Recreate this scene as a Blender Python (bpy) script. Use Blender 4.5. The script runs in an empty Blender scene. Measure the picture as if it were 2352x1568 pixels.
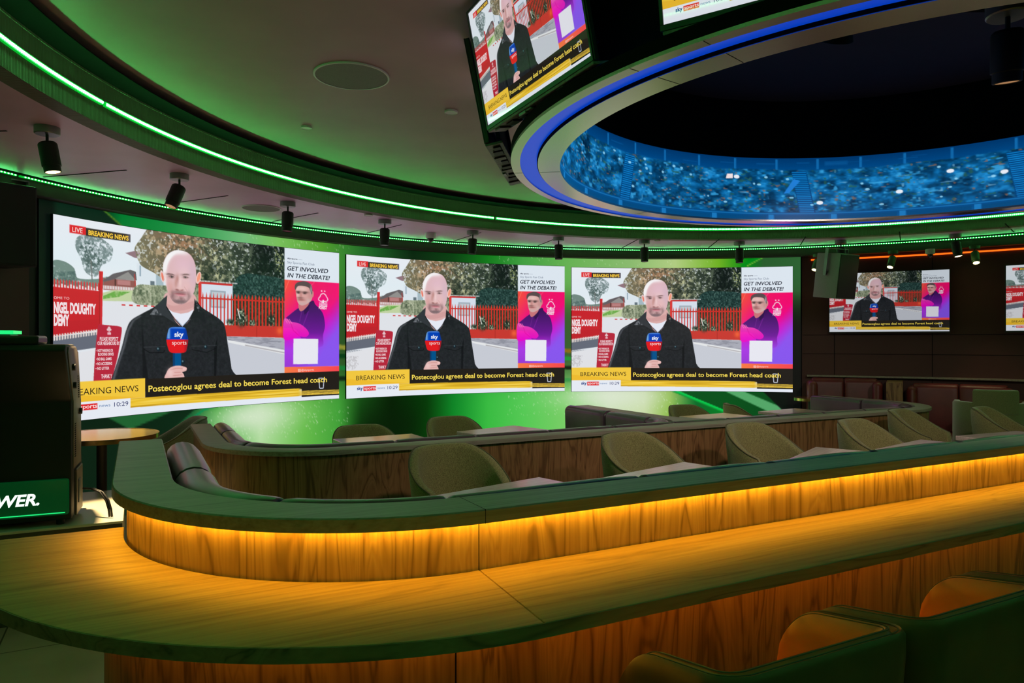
import bpy, bmesh, math, random
import numpy as np
from mathutils import Vector, Matrix
S = bpy.context.scene
COL = S.collection
PI = math.pi
R = math.radians
# ---------------------------------------------------------------- camera, world, exposure
cam_d = bpy.data.cameras.new('camera'); cam = bpy.data.objects.new('camera', cam_d); COL.objects.link(cam)
cam.location = (0, 0, 1.5); cam.rotation_euler = (PI/2, 0, 0)
cam_d.sensor_width = 36; cam_d.lens = 36*1650/2352; cam_d.clip_start = .02; cam_d.clip_end = 60
S.camera = cam
w = bpy.data.worlds.new('World'); S.world = w; w.use_nodes = True
w.node_tree.nodes['Background'].inputs[0].default_value = (.5, .45, .5, 1); w.node_tree.nodes['Background'].inputs[1].default_value = .0
S.view_settings.view_transform = 'Standard'; S.view_settings.look = 'None'; S.view_settings.exposure = 0.0; S.view_settings.gamma = 1.0
S.view_settings.use_curve_mapping = False
S.cycles.adaptive_threshold = .02; S.cycles.max_bounces = 5; S.cycles.diffuse_bounces = 3; S.cycles.glossy_bounces = 3; S.cycles.sample_clamp_indirect = 6; S.cycles.caustics_reflective = False; S.cycles.caustics_refractive = False

A = R(27.6)                                   # the booths and the counter stand at this angle in plan
U = Vector((math.cos(A), math.sin(A), 0)); V = Vector((-math.sin(A), math.cos(A), 0))
CW = (1.928, 3.709); RW = 5.812               # centre and radius of the round room
CF = (2.389, 3.854); RF = 4.69                # inner edge of the soffit
K = .85; CR = (2.389*K, 4.172*K)                           # centre of the hanging ring
ZS, ZB, ZC, ZR = 2.715, 2.585, 3.02, 1.5+1.05*K     # soffit, bulkhead bottom, upper ceiling, ring face
def sl(c): 
    c = np.asarray(c, float)/255.
    return np.where(c <= .04045, c/12.92, ((c+.055)/1.055)**2.4)
def srgb(*c): return tuple(float(v) for v in sl(c))

# ---------------------------------------------------------------- materials
def mat(name, col=(.5,.5,.5), rough=.5, metal=0., spec=.5, emit=None, es=1., coat=0., sheen=0.):
    m = bpy.data.materials.new(name); m.use_nodes = True; b = m.node_tree.nodes['Principled BSDF']
    b.inputs['Base Color'].default_value = (*col, 1); b.inputs['Roughness'].default_value = rough; b.inputs['Metallic'].default_value = metal
    b.inputs['Specular IOR Level'].default_value = spec; b.inputs['Coat Weight'].default_value = coat
    if sheen: b.inputs['Sheen Weight'].default_value = sheen
    if emit: b.inputs['Emission Color'].default_value = (*emit, 1); b.inputs['Emission Strength'].default_value = es
    return m
def nd(m, t, **k):
    n = m.node_tree.nodes.new(t)
    for a, v in k.items(): setattr(n, a, v)
    return n
def lk(m, a, b): m.node_tree.links.new(a, b)
def coords(m, scale=(1,1,1), rot=(0,0,0)):
    tc = nd(m, 'ShaderNodeTexCoord'); mp = nd(m, 'ShaderNodeMapping'); lk(m, tc.outputs['Object'], mp.inputs['Vector'])
    mp.inputs['Scale'].default_value = scale; mp.inputs['Rotation'].default_value = rot
    return mp.outputs['Vector']
def noise(m, vec, scale, detail=4, rough=.55, dist=0.):
    n = nd(m, 'ShaderNodeTexNoise'); lk(m, vec, n.inputs['Vector']); n.inputs['Scale'].default_value = scale; n.inputs['Detail'].default_value = detail
    n.inputs['Roughness'].default_value = rough; n.inputs['Distortion'].default_value = dist
    return n.outputs['Fac']
def cramp(m, fac, stops):
    r = nd(m, 'ShaderNodeValToRGB'); lk(m, fac, r.inputs['Fac']); e = r.color_ramp.elements
    while len(e) < len(stops): e.new(.5)
    for el, (p, c) in zip(e, stops): el.position = p; el.color = (*c, 1)
    return r.outputs['Color']
def bsdf(m): return m.node_tree.nodes['Principled BSDF']
def bump(m, h, st, dist=.002):
    b = nd(m, 'ShaderNodeBump'); lk(m, h, b.inputs['Height']); b.inputs['Strength'].default_value = st; b.inputs['Distance'].default_value = dist
    lk(m, b.outputs['Normal'], bsdf(m).inputs['Normal'])
def mixf(m, a, b, f=.5, mode='MIX'):
    x = nd(m, 'ShaderNodeMix', data_type='RGBA', blend_type=mode)
    for sck, val in ((x.inputs[6], a), (x.inputs[7], b), (x.inputs[0], f)):
        if hasattr(val, 'is_output'): lk(m, val, sck)
        else: sck.default_value = val if not isinstance(val, tuple) else (*val, 1)
    return x.outputs[2]
def wood(name, dark, mid, light, axis='z', rough=.42, sc=1.0, bumpy=.12, veins=1.0):
    m = mat(name, mid, rough); s = {'z': (7, 7, .8), 'x': (.6, 7, 7), 'y': (7, .6, 7)}[axis]
    v = coords(m, tuple(q*sc for q in s)); a = noise(m, v, 1.0, 3, .5, 1.1)
    v2 = coords(m, tuple(q*sc*(12 if q > 5 else 1.6) for q in s)); f = noise(m, v2, 1.0, 3, .6)
    wv = nd(m, 'ShaderNodeMath', operation='MULTIPLY'); lk(m, a, wv.inputs[0]); wv.inputs[1].default_value = 13.
    fr = nd(m, 'ShaderNodeMath', operation='PINGPONG'); lk(m, wv.outputs[0], fr.inputs[0]); fr.inputs[1].default_value = 1.
    c = cramp(m, fr.outputs[0], [(0, tuple(q*.6 for q in dark)), (.10, dark), (.24, mid), (.75, light), (1, mid)]); c2 = cramp(m, f, [(.25, dark), (.62, light)])
    c3 = mixf(m, c2, c, .62*veins); c4 = mixf(m, mid, c3, .95); lk(m, c4, bsdf(m).inputs['Base Color']); bump(m, f, bumpy, .001)
    return m
def leather(name, col, rough=.38, spec=.5):
    m = mat(name, col, rough, spec=spec); v = coords(m); n = noise(m, v, 240, 3); n2 = noise(m, v, 5, 3)
    c = cramp(m, n2, [(.3, tuple(q*.75 for q in col)), (.7, tuple(min(q*1.2, 1) for q in col))]); lk(m, c, bsdf(m).inputs['Base Color']); bump(m, n, .12, .001)
    return m
def fabric(name, c1, c2, sc=210, sheen=.3):
    m = mat(name, c1, .9, spec=.2, sheen=sheen); v = coords(m); n = noise(m, v, sc, 2, .7); n2 = noise(m, coords(m, (60, 60, 200)), 4, 2)
    c = mixf(m, cramp(m, n, [(.35, c1), (.65, c2)]), cramp(m, n2, [(.3, c1), (.7, c2)]), .4); lk(m, c, bsdf(m).inputs['Base Color']); bump(m, n, .35, .0015)
    return m
def paint(name, col, rough=.6, var=.12, sc=1.2, spec=.3):
    m = mat(name, col, rough, spec=spec); n = noise(m, coords(m), sc, 4); lk(m, cramp(m, n, [(.3, tuple(q*(1-var) for q in col)), (.7, tuple(min(1, q*(1+var)) for q in col))]), bsdf(m).inputs['Base Color'])
    return m
def emis(name, col, es, shade=None):
    return mat(name, shade or tuple(min(1, q*.5) for q in col), .4, emit=col, es=es)
def attr_screen(name, es, rough=.25, spec=.3, coat=0.):
    m = mat(name, (.01,.01,.01), rough, spec=spec, coat=coat); at = nd(m, 'ShaderNodeAttribute', attribute_name='picture')
    lk(m, at.outputs['Color'], bsdf(m).inputs['Emission Color']); bsdf(m).inputs['Emission Strength'].default_value = es
    return m
M = dict(
 walnut=wood('walnut_panel', (.10,.038,.013), (.25,.115,.045), (.40,.20,.085)),
 oak=wood('oak_panel', (.22,.115,.045), (.42,.245,.11), (.58,.37,.18)),
 top=wood('oak_worktop', (.31,.185,.07), (.46,.29,.12), (.56,.365,.155), 'x', .6, veins=.6),
 edge=wood('worktop_edge', (.16,.105,.06), (.28,.19,.11), (.36,.25,.15), 'x', .5),
 cap=wood('cap_wood', (.21,.165,.13), (.31,.255,.215), (.40,.33,.28), 'x', .45, veins=.4),
 tabletop=wood('table_wood', (.38,.27,.25), (.52,.38,.36), (.62,.47,.45), 'x', .3, veins=.3),
 hide=leather('dark_leather', (.035,.033,.034), .3), plum=leather('plum_leather', (.10,.055,.085), .28), red=leather('oxblood_leather', (.16,.022,.024), .4),
 tan_shade=leather('shaded_orange_leather', (.17,.075,.03), .42), tan=leather('orange_leather', (.62,.19,.035), .42), tweed=fabric('olive_tweed', (.11,.09,.03), (.44,.38,.17)), grey_tweed=fabric('grey_tweed', (.17,.165,.12), (.34,.335,.26)),
 velvet=fabric('green_velvet', (.10,.115,.04), (.2,.22,.085), 200, .8), welt=mat('welt', (.14,.115,.06), .8),
 black=mat('matte_black', (.012,.012,.013), .55), satin=mat('satin_black', (.02,.02,.022), .35), pitch=mat('pitch_black', (.004,.004,.005), .9, spec=.1), grey=mat('grey_metal', (.25,.25,.27), .4, .6), steel=mat('brushed_metal', (.66,.64,.62), .26, 1.),
 brass=mat('polished_brass', (.75,.52,.2), .22, 1.), gloss=mat('bronze_mirror_top', (.86,.82,.74), .07, 1.), white=mat('white_plastic', (.75,.75,.73), .4), smoke=mat('smoked_dome', (.03,.03,.035), .06, spec=.9),
 ceil=paint('ceiling_paint', (.50,.29,.33), .5), soffit=paint('soffit_paint', (.98,.53,.95), .40), fascia=paint('fascia_mesh', (.05,.04,.03), .6), dark=paint('dark_panel', (.10,.036,.034), .5),
 backw=paint('back_wall', (.05,.035,.032), .7), inner=paint('inner_ceiling', (.06,.035,.05), .7), carpet=paint('carpet', (.03,.02,.02), .95, .4, 60), mech=paint('bare_metal', (.22,.21,.2), .45, .3, 40), sgrille=paint('speaker_cloth', (.28,.27,.27), .7, .1, 200),
 led=emis('green_led', (.10,1.,.20), 40.), ledhalo=emis('green_halo', (.0,1.,.06), .45, (.02,.2,.05)), blue=emis('blue_light_panel', (.0,.055,.62), .75, (.05,.08,.3)), amber=emis('amber_led', (1.,.52,.022), 21.), amber2=emis('amber_led_low', (1.,.50,.03), 14.), orange=emis('orange_led', (1.,.13,.008), 1.6),
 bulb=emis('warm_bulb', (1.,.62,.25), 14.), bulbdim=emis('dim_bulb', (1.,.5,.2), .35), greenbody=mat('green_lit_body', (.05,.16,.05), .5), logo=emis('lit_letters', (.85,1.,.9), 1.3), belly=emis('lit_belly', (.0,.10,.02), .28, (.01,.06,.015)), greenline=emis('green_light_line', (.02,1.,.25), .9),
 screen=attr_screen('screen_picture', .92), tv=attr_screen('tv_picture', .80, .04, .8), tvfar=attr_screen('dim_tv_picture', .62, .2, .4), crowd=attr_screen('crowd_picture', 1.0, .3, .2), wallpic=attr_screen('wall_graphic', .85, .35, .3),
)
def tile_mat():
    m = mat('cream_tile', (.62,.56,.42), .3); v = coords(m, (1,1,1)); b = nd(m, 'ShaderNodeTexBrick'); lk(m, v, b.inputs['Vector'])
    b.offset = 0; b.inputs['Color1'].default_value = (.62,.56,.43,1); b.inputs['Color2'].default_value = (.58,.52,.40,1); b.inputs['Mortar'].default_value = (.1,.085,.06,1)
    b.inputs['Scale'].default_value = 1; b.inputs['Mortar Size'].default_value = .004; b.inputs['Brick Width'].default_value = .6; b.inputs['Row Height'].default_value = .6
    n = noise(m, v, 3, 4); lk(m, mixf(m, b.outputs['Color'], cramp(m, n, [(.35,(.8,.8,.78)),(.7,(1,1,1))]), 1., 'MULTIPLY'), bsdf(m).inputs['Base Color']); return m
M['tile'] = tile_mat()
bsdf(M['tabletop']).inputs['Coat Weight'].default_value = .7; bsdf(M['tabletop']).inputs['Coat Roughness'].default_value = .16
def ribbed():
    m = paint('ribbed_fascia', (.16,.12,.09), .55); tc = nd(m, 'ShaderNodeTexCoord'); s = nd(m, 'ShaderNodeSeparateXYZ'); lk(m, tc.outputs['Object'], s.inputs[0])
    def mth(op, a, b=None):
        n = nd(m, 'ShaderNodeMath', operation=op)
        for i, q in enumerate((a, b)):
            if q is None: continue
            if hasattr(q, 'is_output'): lk(m, q, n.inputs[i])
            else: n.inputs[i].default_value = q
        return n.outputs[0]
    an = mth('ARCTAN2', mth('SUBTRACT', s.outputs['Y'], CF[1]), mth('SUBTRACT', s.outputs['X'], CF[0])); bump(m, mth('SINE', mth('MULTIPLY', an, RF*2*PI/.012)), .5, .003); return m
M['ribbed'] = ribbed()

# ---------------------------------------------------------------- mesh helpers
class MB:
    def __init__(s): s.v = []; s.f = []
    def add(s, vs, fs):
        o = len(s.v); s.v += [tuple(p) for p in vs]; s.f += [tuple(i+o for i in f) for f in fs]; return s
    def box(s, a, b, bev=0., seg=2):
        bm = bmesh.new(); bmesh.ops.create_cube(bm, size=1)
        for v in bm.verts: v.co = Vector([(a[i]+b[i])/2+v.co[i]*(b[i]-a[i]) for i in range(3)])
        if bev: bmesh.ops.bevel(bm, geom=bm.edges[:], offset=bev, segments=seg, profile=.5, affect='EDGES')
        return s.bm(bm)
    def bm(s, bm, mx=None):
        if mx: bm.transform(mx)
        bm.verts.index_update(); s.add([v.co[:] for v in bm.verts], [[v.index for v in f.verts] for f in bm.faces]); bm.free(); return s
    def xf(s, mx): s.v = [tuple(mx @ Vector(p)) for p in s.v]; return s
    def lathe(s, prof, n=32, c=(0,0,0), mx=None):
        vs = []; k = len(prof)
        for i in range(n):
            a = 2*PI*i/n
            for r, z in prof: vs.append(Vector((r*math.cos(a), r*math.sin(a), z)))
        fs = [[i*k+j, ((i+1) % n)*k+j, ((i+1) % n)*k+j+1, i*k+j+1] for i in range(n) for j in range(k-1)]
        if prof[0][0] > 1e-6: fs.append([i*k for i in range(n)][::-1])
        if prof[-1][0] > 1e-6: fs.append([i*k+k-1 for i in range(n)])
        vs = [(mx @ p if mx else p)+Vector(c) for p in vs]; return s.add(vs, fs)
    def cyl(s, p, q, r, n=16, r2=None):
        p, q = Vector(p), Vector(q); d = q-p; mx = d.to_track_quat('Z', 'Y').to_matrix()
        return s.lathe([(r, 0), (r if r2 is None else r2, d.length)], n, p, mx)
    def tube(s, pts, r, n=8):
        vs = []; pts = [Vector(p) for p in pts]
        for i, p in enumerate(pts):
            d = (pts[min(i+1, len(pts)-1)]-pts[max(i-1, 0)]).normalized(); q = d.to_track_quat('Z', 'Y').to_matrix()
            vs += [p+q @ Vector((r*math.cos(2*PI*j/n), r*math.sin(2*PI*j/n), 0)) for j in range(n)]
        fs = [[i*n+j, i*n+(j+1) % n, (i+1)*n+(j+1) % n, (i+1)*n+j] for i in range(len(pts)-1) for j in range(n)]
        return s.add(vs, fs+[list(range(n))[::-1], [(len(pts)-1)*n+j for j in range(n)]])
    def prism(s, poly, z0, z1, bev=0.):
        bm = bmesh.new(); f = bm.faces.new([bm.verts.new((x, y, z0)) for x, y in poly]); f.normal_update()
        if f.normal.z > 0: f.normal_flip()
        r = bmesh.ops.extrude_face_region(bm, geom=[f])
        for v in [g for g in r['geom'] if isinstance(g, bmesh.types.BMVert)]: v.co.z = z1
        bmesh.ops.recalc_face_normals(bm, faces=bm.faces[:])
        if bev: bmesh.ops.bevel(bm, geom=[e for e in bm.edges if e.calc_face_angle(0) > .5], offset=bev, segments=2, profile=.5, affect='EDGES')
        return s.bm(bm)
    def sweep(s, path, prof, closed=False, flip=False):
        """a closed cross-section [(offset to the left of the path, z)] carried along a plan path"""
        n = len(path); k = len(prof); vs = []
        for i, p in enumerate(path):
            a = path[i-1] if (i or closed) else path[i]; b = path[(i+1) % n] if (i < n-1 or closed) else path[i]
            dx, dy = b[0]-a[0], b[1]-a[1]; L = math.hypot(dx, dy) or 1; nx, ny = -dy/L, dx/L
            vs += [(p[0]+nx*o, p[1]+ny*o, z) for o, z in prof]
        fs = []
        for i in range(n if closed else n-1):
            j = (i+1) % n
            for q in range(k):
                r = (q+1) % k; fs.append([i*k+q, j*k+q, j*k+r, i*k+r])
        if not closed: fs += [list(range(k)), [(n-1)*k+q for q in range(k)][::-1]]
        return s.add(vs, fs)
    def build(s, name, m, parent=None, smooth=None, loc=None):
        me = bpy.data.meshes.new(name); me.from_pydata(s.v, [], s.f); me.validate(); 
        bm = bmesh.new(); bm.from_mesh(me); bmesh.ops.recalc_face_normals(bm, faces=bm.faces[:]); bm.to_mesh(me); bm.free()
        me.materials.append(M[m] if isinstance(m, str) else m)
        o = bpy.data.objects.new(name, me); COL.objects.link(o)
        if parent: o.parent = parent
        if loc: o.location = loc
        if smooth: 
            me.polygons.foreach_set('use_smooth', [True]*len(me.polygons)); me.set_sharp_from_angle(angle=R(smooth))
        return o
def arc(c, r, a0, a1, n): return [(c[0]+r*math.cos(R(a0+(a1-a0)*i/n)), c[1]+r*math.sin(R(a0+(a1-a0)*i/n))) for i in range(n+1)]
def circle(c, r, n=160): return [(c[0]+r*math.cos(2*PI*i/n), c[1]+r*math.sin(2*PI*i/n)) for i in range(n)]
def rot_z(a): return Matrix.Rotation(a, 4, 'Z')
def tag(o, label=None, cat=None, group=None, kind=None):
    if label: o['label'] = label
    if cat: o['category'] = cat
    if group: o['group'] = group
    if kind: o['kind'] = kind
    return o
def thing(name, label, cat, loc=(0,0,0), rz=0., group=None):
    o = bpy.data.objects.new(name, None); COL.objects.link(o); o.location = loc; o.rotation_euler = (0, 0, rz); o.empty_display_size = .1
    return tag(o, label, cat, group)
def copy_thing(o, loc, rz, label, group=None, cat=None):
    c = o.copy(); COL.objects.link(c); c.location = loc; c.rotation_euler = (o.rotation_euler.x, o.rotation_euler.y, rz); tag(c, label, cat, group)
    def kids(a, b):
        for ch in list(a.children):
            if ch.name in seen: continue
            d = ch.copy(); COL.objects.link(d); d.parent = b; seen.add(d.name); kids(ch, d)
    seen = set(); kids(o, c); return c
def structure(mb, name, m, smooth=None): return tag(mb.build(name, m, None, smooth), kind='structure')
def uvw(u, v, z=0.): p = U*u+V*v; return (p.x, p.y, z)
# ---------- small raster painter: colours are sRGB 0-255, units are picture units ----------
class Canvas:
    def __init__(s, x0, y0, w, h, nx, ny):
        s.x0, s.y0, s.kx, s.ky = x0, y0, nx/w, ny/h
        s.nx, s.ny = nx, ny
        s.a = np.zeros((ny, nx, 3))
        jx = x0+(np.arange(nx)+.5)/s.kx; jy = y0+(np.arange(ny)+.5)/s.ky
        s.X, s.Y = np.meshgrid(jx, jy)
    def mask_poly(s, pts, ss=3):
        p = np.array(pts, float); m = np.zeros((s.ny, s.nx))
        q = np.c_[(p[:,0]-s.x0)*s.kx, (p[:,1]-s.y0)*s.ky]
        a0 = max(int(np.floor(q[:,0].min())), 0); a1 = min(int(np.ceil(q[:,0].max()))+1, s.nx)
        b0 = max(int(np.floor(q[:,1].min())), 0); b1 = min(int(np.ceil(q[:,1].max()))+1, s.ny)
        if a1 <= a0 or b1 <= b0: return m
        gx = a0+(np.arange((a1-a0)*ss)+.5)/ss; gy = b0+(np.arange((b1-b0)*ss)+.5)/ss
        ins = np.zeros((len(gy), len(gx)), bool)
        for i in range(len(q)):
            (xa, ya), (xb, yb) = q[i-1], q[i]
            if ya == yb: continue
            rows = (gy > min(ya, yb)) & (gy <= max(ya, yb))
            xi = xa+(gy[rows]-ya)*(xb-xa)/(yb-ya)
            ins[rows] ^= gx[None, :] > xi[:, None]
        m[b0:b1, a0:a1] = ins.reshape(b1-b0, ss, a1-a0, ss).mean((1, 3))
        return m
    def put(s, m, c, al=1.):
        if not isinstance(c, np.ndarray) or c.ndim == 1: c = np.array(c, float)
        s.a += (c-s.a)*(m*al)[..., None]
    def poly(s, pts, c, al=1.): s.put(s.mask_poly(pts), c, al)
    def rect(s, xa, ya, xb, yb, c, al=1.): s.poly([(xa,ya),(xb,ya),(xb,yb),(xa,yb)], c, al)
    def blob(s, x, y, rx, ry, c, al=1., p=2., rot=0., clip=None):
        dx, dy = s.X-x, s.Y-y
        if rot: cr, sr = np.cos(rot), np.sin(rot); dx, dy = dx*cr+dy*sr, dy*cr-dx*sr
        m = np.exp(-((np.abs(dx)/rx)**p+(np.abs(dy)/ry)**p))
        s.put(m if clip is None else m*clip, c, al)
    def ell(s, x, y, rx, ry, c, al=1., rot=0.):
        t = np.linspace(0, 2*np.pi, 40)[:-1]
        px, py = rx*np.cos(t), ry*np.sin(t)
        s.poly(np.c_[x+px*np.cos(rot)-py*np.sin(rot), y+px*np.sin(rot)+py*np.cos(rot)], c, al)
    def line(s, pts, w, c, al=1.):
        for (xa, ya), (xb, yb) in zip(pts[:-1], pts[1:]):
            L = np.hypot(xb-xa, yb-ya) or 1; nx_, ny_ = -(yb-ya)/L*w/2, (xb-xa)/L*w/2
            s.poly([(xa+nx_,ya+ny_),(xb+nx_,yb+ny_),(xb-nx_,yb-ny_),(xa-nx_,ya-ny_)], c, al)
    def noise(s, sx, sy, seed, octv=3):
        r = np.random.RandomState(seed); out = np.zeros_like(s.X); amp = 1.; tot = 0.
        for o in range(octv):
            u, v = (s.X-s.x0)/sx*2**o, (s.Y-s.y0)/sy*2**o
            g = r.rand(int(v.max())+3, int(u.max())+3)
            i, j = v.astype(int), u.astype(int); fu, fv = u-j, v-i
            fu, fv = fu*fu*(3-2*fu), fv*fv*(3-2*fv)
            out += amp*((g[i,j]*(1-fu)+g[i,j+1]*fu)*(1-fv)+(g[i+1,j]*(1-fu)+g[i+1,j+1]*fu)*fv)
            tot += amp; amp *= .6
        return out/tot

def smooth(pts, n=6):
    p = np.array(pts, float); N = len(p); out = []
    for i in range(N):
        a, b, c, d = p[i-1], p[i], p[(i+1) % N], p[(i+2) % N]
        for t in np.arange(n)/n:
            out.append(.5*((2*b)+(-a+c)*t+(2*a-5*b+4*c-d)*t*t+(-a+3*b-3*c+d)*t**3))
    return np.array(out)

def ramp(t, stops):
    xs = [q[0] for q in stops]; cs = np.array([q[1] for q in stops], float)
    return np.stack([np.interp(t, xs, cs[:, k]) for k in range(3)], -1)

def news_picture(nx, ny):
    c = Canvas(47, 50, 2216, 1252, nx, ny); N = c.noise; cl = np.clip
    c.a[:] = ramp(c.Y, [(50,(238,243,250)),(300,(232,243,250)),(480,(238,245,250)),(1302,(226,231,240))])
    n1, n2, n3 = N(28,28,1), N(12,14,2), N(60,60,3)
    n4 = N(9,10,19,2); fol = lambda m, th, wd: m*cl((n1*.35+n2*.25+n4*.4-th)/wd, 0, 1)
    # far trees and bushes on the left
    c.put(fol(c.mask_poly(smooth([(205,165),(300,130),(400,175),(440,215),(420,290),(360,330),(330,400),(255,380),(225,300),(190,230)])), .33, .2), (112,132,132), .9)
    c.put(fol(c.mask_poly(smooth([(215,230),(300,190),(370,260),(330,350),(260,330)])), .45, .15), (74,94,92), .8)
    c.line([(292,300),(300,450)], 9, (110,112,110), .8)
    c.put(fol(c.mask_poly(smooth([(40,340),(110,325),(180,360),(205,420),(330,415),(400,395),(425,420),(400,470),(40,470)])), .2, .2), (112,136,128), .95)
    c.put(fol(c.mask_poly([(50,395),(190,380),(210,470),(50,470)]), .42, .2), (70,95,95), .7)
    # club house and white building
    c.poly([(525,228),(600,203),(640,215),(640,255),(590,252)], (150,120,130))
    c.rect(606,285,860,440, (226,236,244)); c.rect(625,300,637,372,(160,180,195)); c.rect(704,398,734,430,(105,120,130)); c.rect(745,330,800,430,(170,190,200))
    c.rect(375,405,600,480,(150,92,88)); c.poly([(365,425),(440,372),(560,335),(600,345),(606,402),(455,405),(385,428)], (104,98,102))
    c.poly([(455,403),(545,350),(600,402)], (150,148,146)); c.rect(470,410,560,440,(190,130,130)); c.line([(455,405),(455,470)],8,(80,50,50)); c.line([(590,360),(598,470)],7,(190,60,60))
    c.rect(372,452,620,474,(225,215,215)); 
    for x in range(380,600,18): c.line([(x,450),(x,478)],4,(200,130,130))
    c.poly([(370,500),(440,478),(590,470),(590,548),(370,552)], (200,216,168)); c.put(fol(c.mask_poly([(372,520),(450,485),(560,482),(480,520),(372,540)]),.2,.3),(104,172,70),.9)
    c.poly([(365,552),(590,545),(800,560),(800,1070),(300,1070)], (231,234,240))
    # large trees along the top
    big = c.mask_poly(smooth([(590,190),(640,110),(690,40),(760,20),(1000,20),(1400,20),(1700,20),(1800,40),(1800,300),(1790,480),(1400,480),(1120,420),(900,420),(740,345),(640,300),(610,250)]))
    edge = cl((c.X-590)/160, 0, 1)
    c.put(big*cl((n1*.35+n2*.3+n4*.35+edge*.6-.45)/.12,0,1), ramp(c.X, [(600,(126,122,96)),(900,(104,92,72)),(1100,(74,80,64)),(1350,(54,66,54)),(1600,(28,38,34)),(1772,(24,36,32))]))
    lit = N(22,26,5,3); d = cl((lit-.52)/.12,0,1)
    c.put(big*d*cl(1.25-(c.X-600)/1300,.12,1), ramp(c.X, [(600,(176,172,140)),(900,(206,170,134)),(1080,(180,176,140)),(1400,(150,164,134)),(1772,(130,150,120))]), .85)
    c.put(big*cl((N(50,36,6)-.5)/.15,0,1)*np.exp(-((c.X-960)/190)**2-((c.Y-120)/90)**2), (188,140,106), .75)
    c.put(big*cl((N(26,30,7)-.56)/.1,0,1)*np.exp(-((c.X-1190)/110)**2-((c.Y-250)/150)**2), (214,214,168), .9)
    c.put(big*cl((N(16,18,8,2)-.66)/.08,0,1), (232,240,240), .65)
    c.put(big*cl((N(60,60,9)-.45)/.15,0,1)*np.exp(-((c.X-1130)/130)**2-((c.Y-330)/90)**2), (24,34,30), .85)
    c.put(big*np.exp(-((c.X-1590)/90)**4-((c.Y-170)/140)**4), (14,24,22), .7)
    c.put(fol(c.mask_poly([(1690,60),(1772,60),(1772,260),(1700,240)]),.5,.1),(168,180,120),.8)
    c.put(c.mask_poly(smooth([(1330,430),(1370,330),(1450,285),(1600,290),(1720,300),(1790,330),(1790,480),(1340,480)])), ramp(n2,[(.3,(22,44,42)),(.6,(46,76,72)),(.8,(80,110,102))]))
    # hedge and barrier
    c.put(c.mask_poly(smooth([(580,470),(620,430),(720,425),(820,420),(1060,400),(1075,450),(1050,560),(800,565),(590,555)])), ramp(n2*.6+N(14,60,11)*.4,[(.25,(78,92,72)),(.5,(140,150,122)),(.75,(196,202,176))]))
    for i in range(9): c.rect(500+i*26,566,526+i*26,576,(214,54,54) if i%2==0 else (240,238,240))
    # hut, fence, planter
    c.rect(1085,385,1338,672,(220,230,244)); c.rect(1160,432,1282,560,(162,176,188)); c.rect(1172,444,1270,548,(196,206,214))
    c.rect(1072,374,1336,390,(206,48,52)); c.rect(1066,376,1090,560,(222,62,60)); 
    for x in range(1080,1375,12): c.rect(x,364,x+7,373,(235,235,238))
    c.rect(1338,470,1774,695,(44,54,42)); c.put(c.mask_poly([(1338,470),(1774,470),(1774,695),(1338,695)])*cl((n2-.5)/.2,0,1),(96,100,78),.6)
    for i,x in enumerate(np.arange(1100,1772,28.6)):
        w = 13 if x > 1335 else 9
        c.poly([(x-w/2,475),(x,446),(x+w/2,475),(x+w/2,690),(x-w/2,690)], (226,58,46)); c.rect(x-w/2,480,x-w/2+3,690,(176,34,30))
    c.rect(1085,486,1774,498,(206,50,44))
    c.poly([(1255,688),(1774,690),(1774,782),(1290,772)], (206,58,50)); c.rect(1536,692,1540,778,(150,36,34)); c.blob(1735,725,28,30,(255,110,60),.8)
    for x,y,rx,ry in [(1320,664,34,24),(1410,640,46,60),(1408,590,22,30),(1500,666,30,24),(1660,640,34,46)]:
        e = np.exp(-(((c.X-x)/rx)**2+((c.Y-y)/ry)**2)**2); c.put(e, ramp(n2,[(.3,(22,40,34)),(.55,(56,80,62)),(.75,(180,196,170))]), .95)
    c.line([(1378,560),(1400,640)],8,(226,232,226))
    # road on the right
    c.poly([(1285,772),(1774,784),(1774,1070),(1320,1070)], (206,210,220)); c.poly([(1285,772),(1774,786),(1774,880),(1300,800)], (176,178,190))
    c.poly([(1300,800),(1774,880),(1774,915),(1300,818)], (236,238,240)); c.line([(1440,840),(1774,902)],10,(150,144,150),.6); c.put(c.mask_poly([(1300,775),(1774,786),(1774,875),(1300,800)])*cl((N(60,10,12)-.5)/.15,0,1),(120,122,136),.5)
    # red gate on the left
    c.poly([(47,785),(330,752),(330,850),(47,886)], (104,110,124)); 
    for x in range(52,330,15): c.poly([(x,880),(x+8,878),(x-12,905),(x-18,905)], (104,110,124))
    c.poly([(47,905),(330,860),(330,1070),(47,1070)], (232,233,238)); c.put(c.mask_poly([(47,930),(165,935),(165,1040),(47,1060)])*cl((n2-.4)/.2,0,1),(190,188,192),.7)
    for x in range(52,345,19): c.poly([(x,446),(x+5,434),(x+10,446),(x+10,488),(x,488)], (214,60,64)); c.rect(x+10,462+(x%3)*6,x+19,486,(240,240,244))
    c.poly([(47,484),(358,490),(358,735),(47,782)], (206,36,46)); c.put(c.mask_poly([(47,690),(358,670),(358,735),(47,782)]),(188,34,44),.5)
    for x in range(52,325,17): c.poly([(x,772-(x-47)*.14),(x+9,771-(x-47)*.14),(x+9,806-(x-47)*.14),(x,810-(x-47)*.14)], (238,226,220))
    c.poly([(346,364),(372,364),(366,704),(346,706)], (214,44,52)); c.rect(346,366,352,700,(170,30,36))
    # sign board
    c.poly(smooth([(336,722),(345,704),(420,707),(485,713),(501,730),(492,800),(470,920),(440,1040),(430,1200),(300,1200),(308,1060),(318,900)],5), (188,40,62))
    for x,y,r in [(413,724,9),(405,735,8),(421,735,8)]: c.ell(x,y,r,r,(236,200,206))
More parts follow.
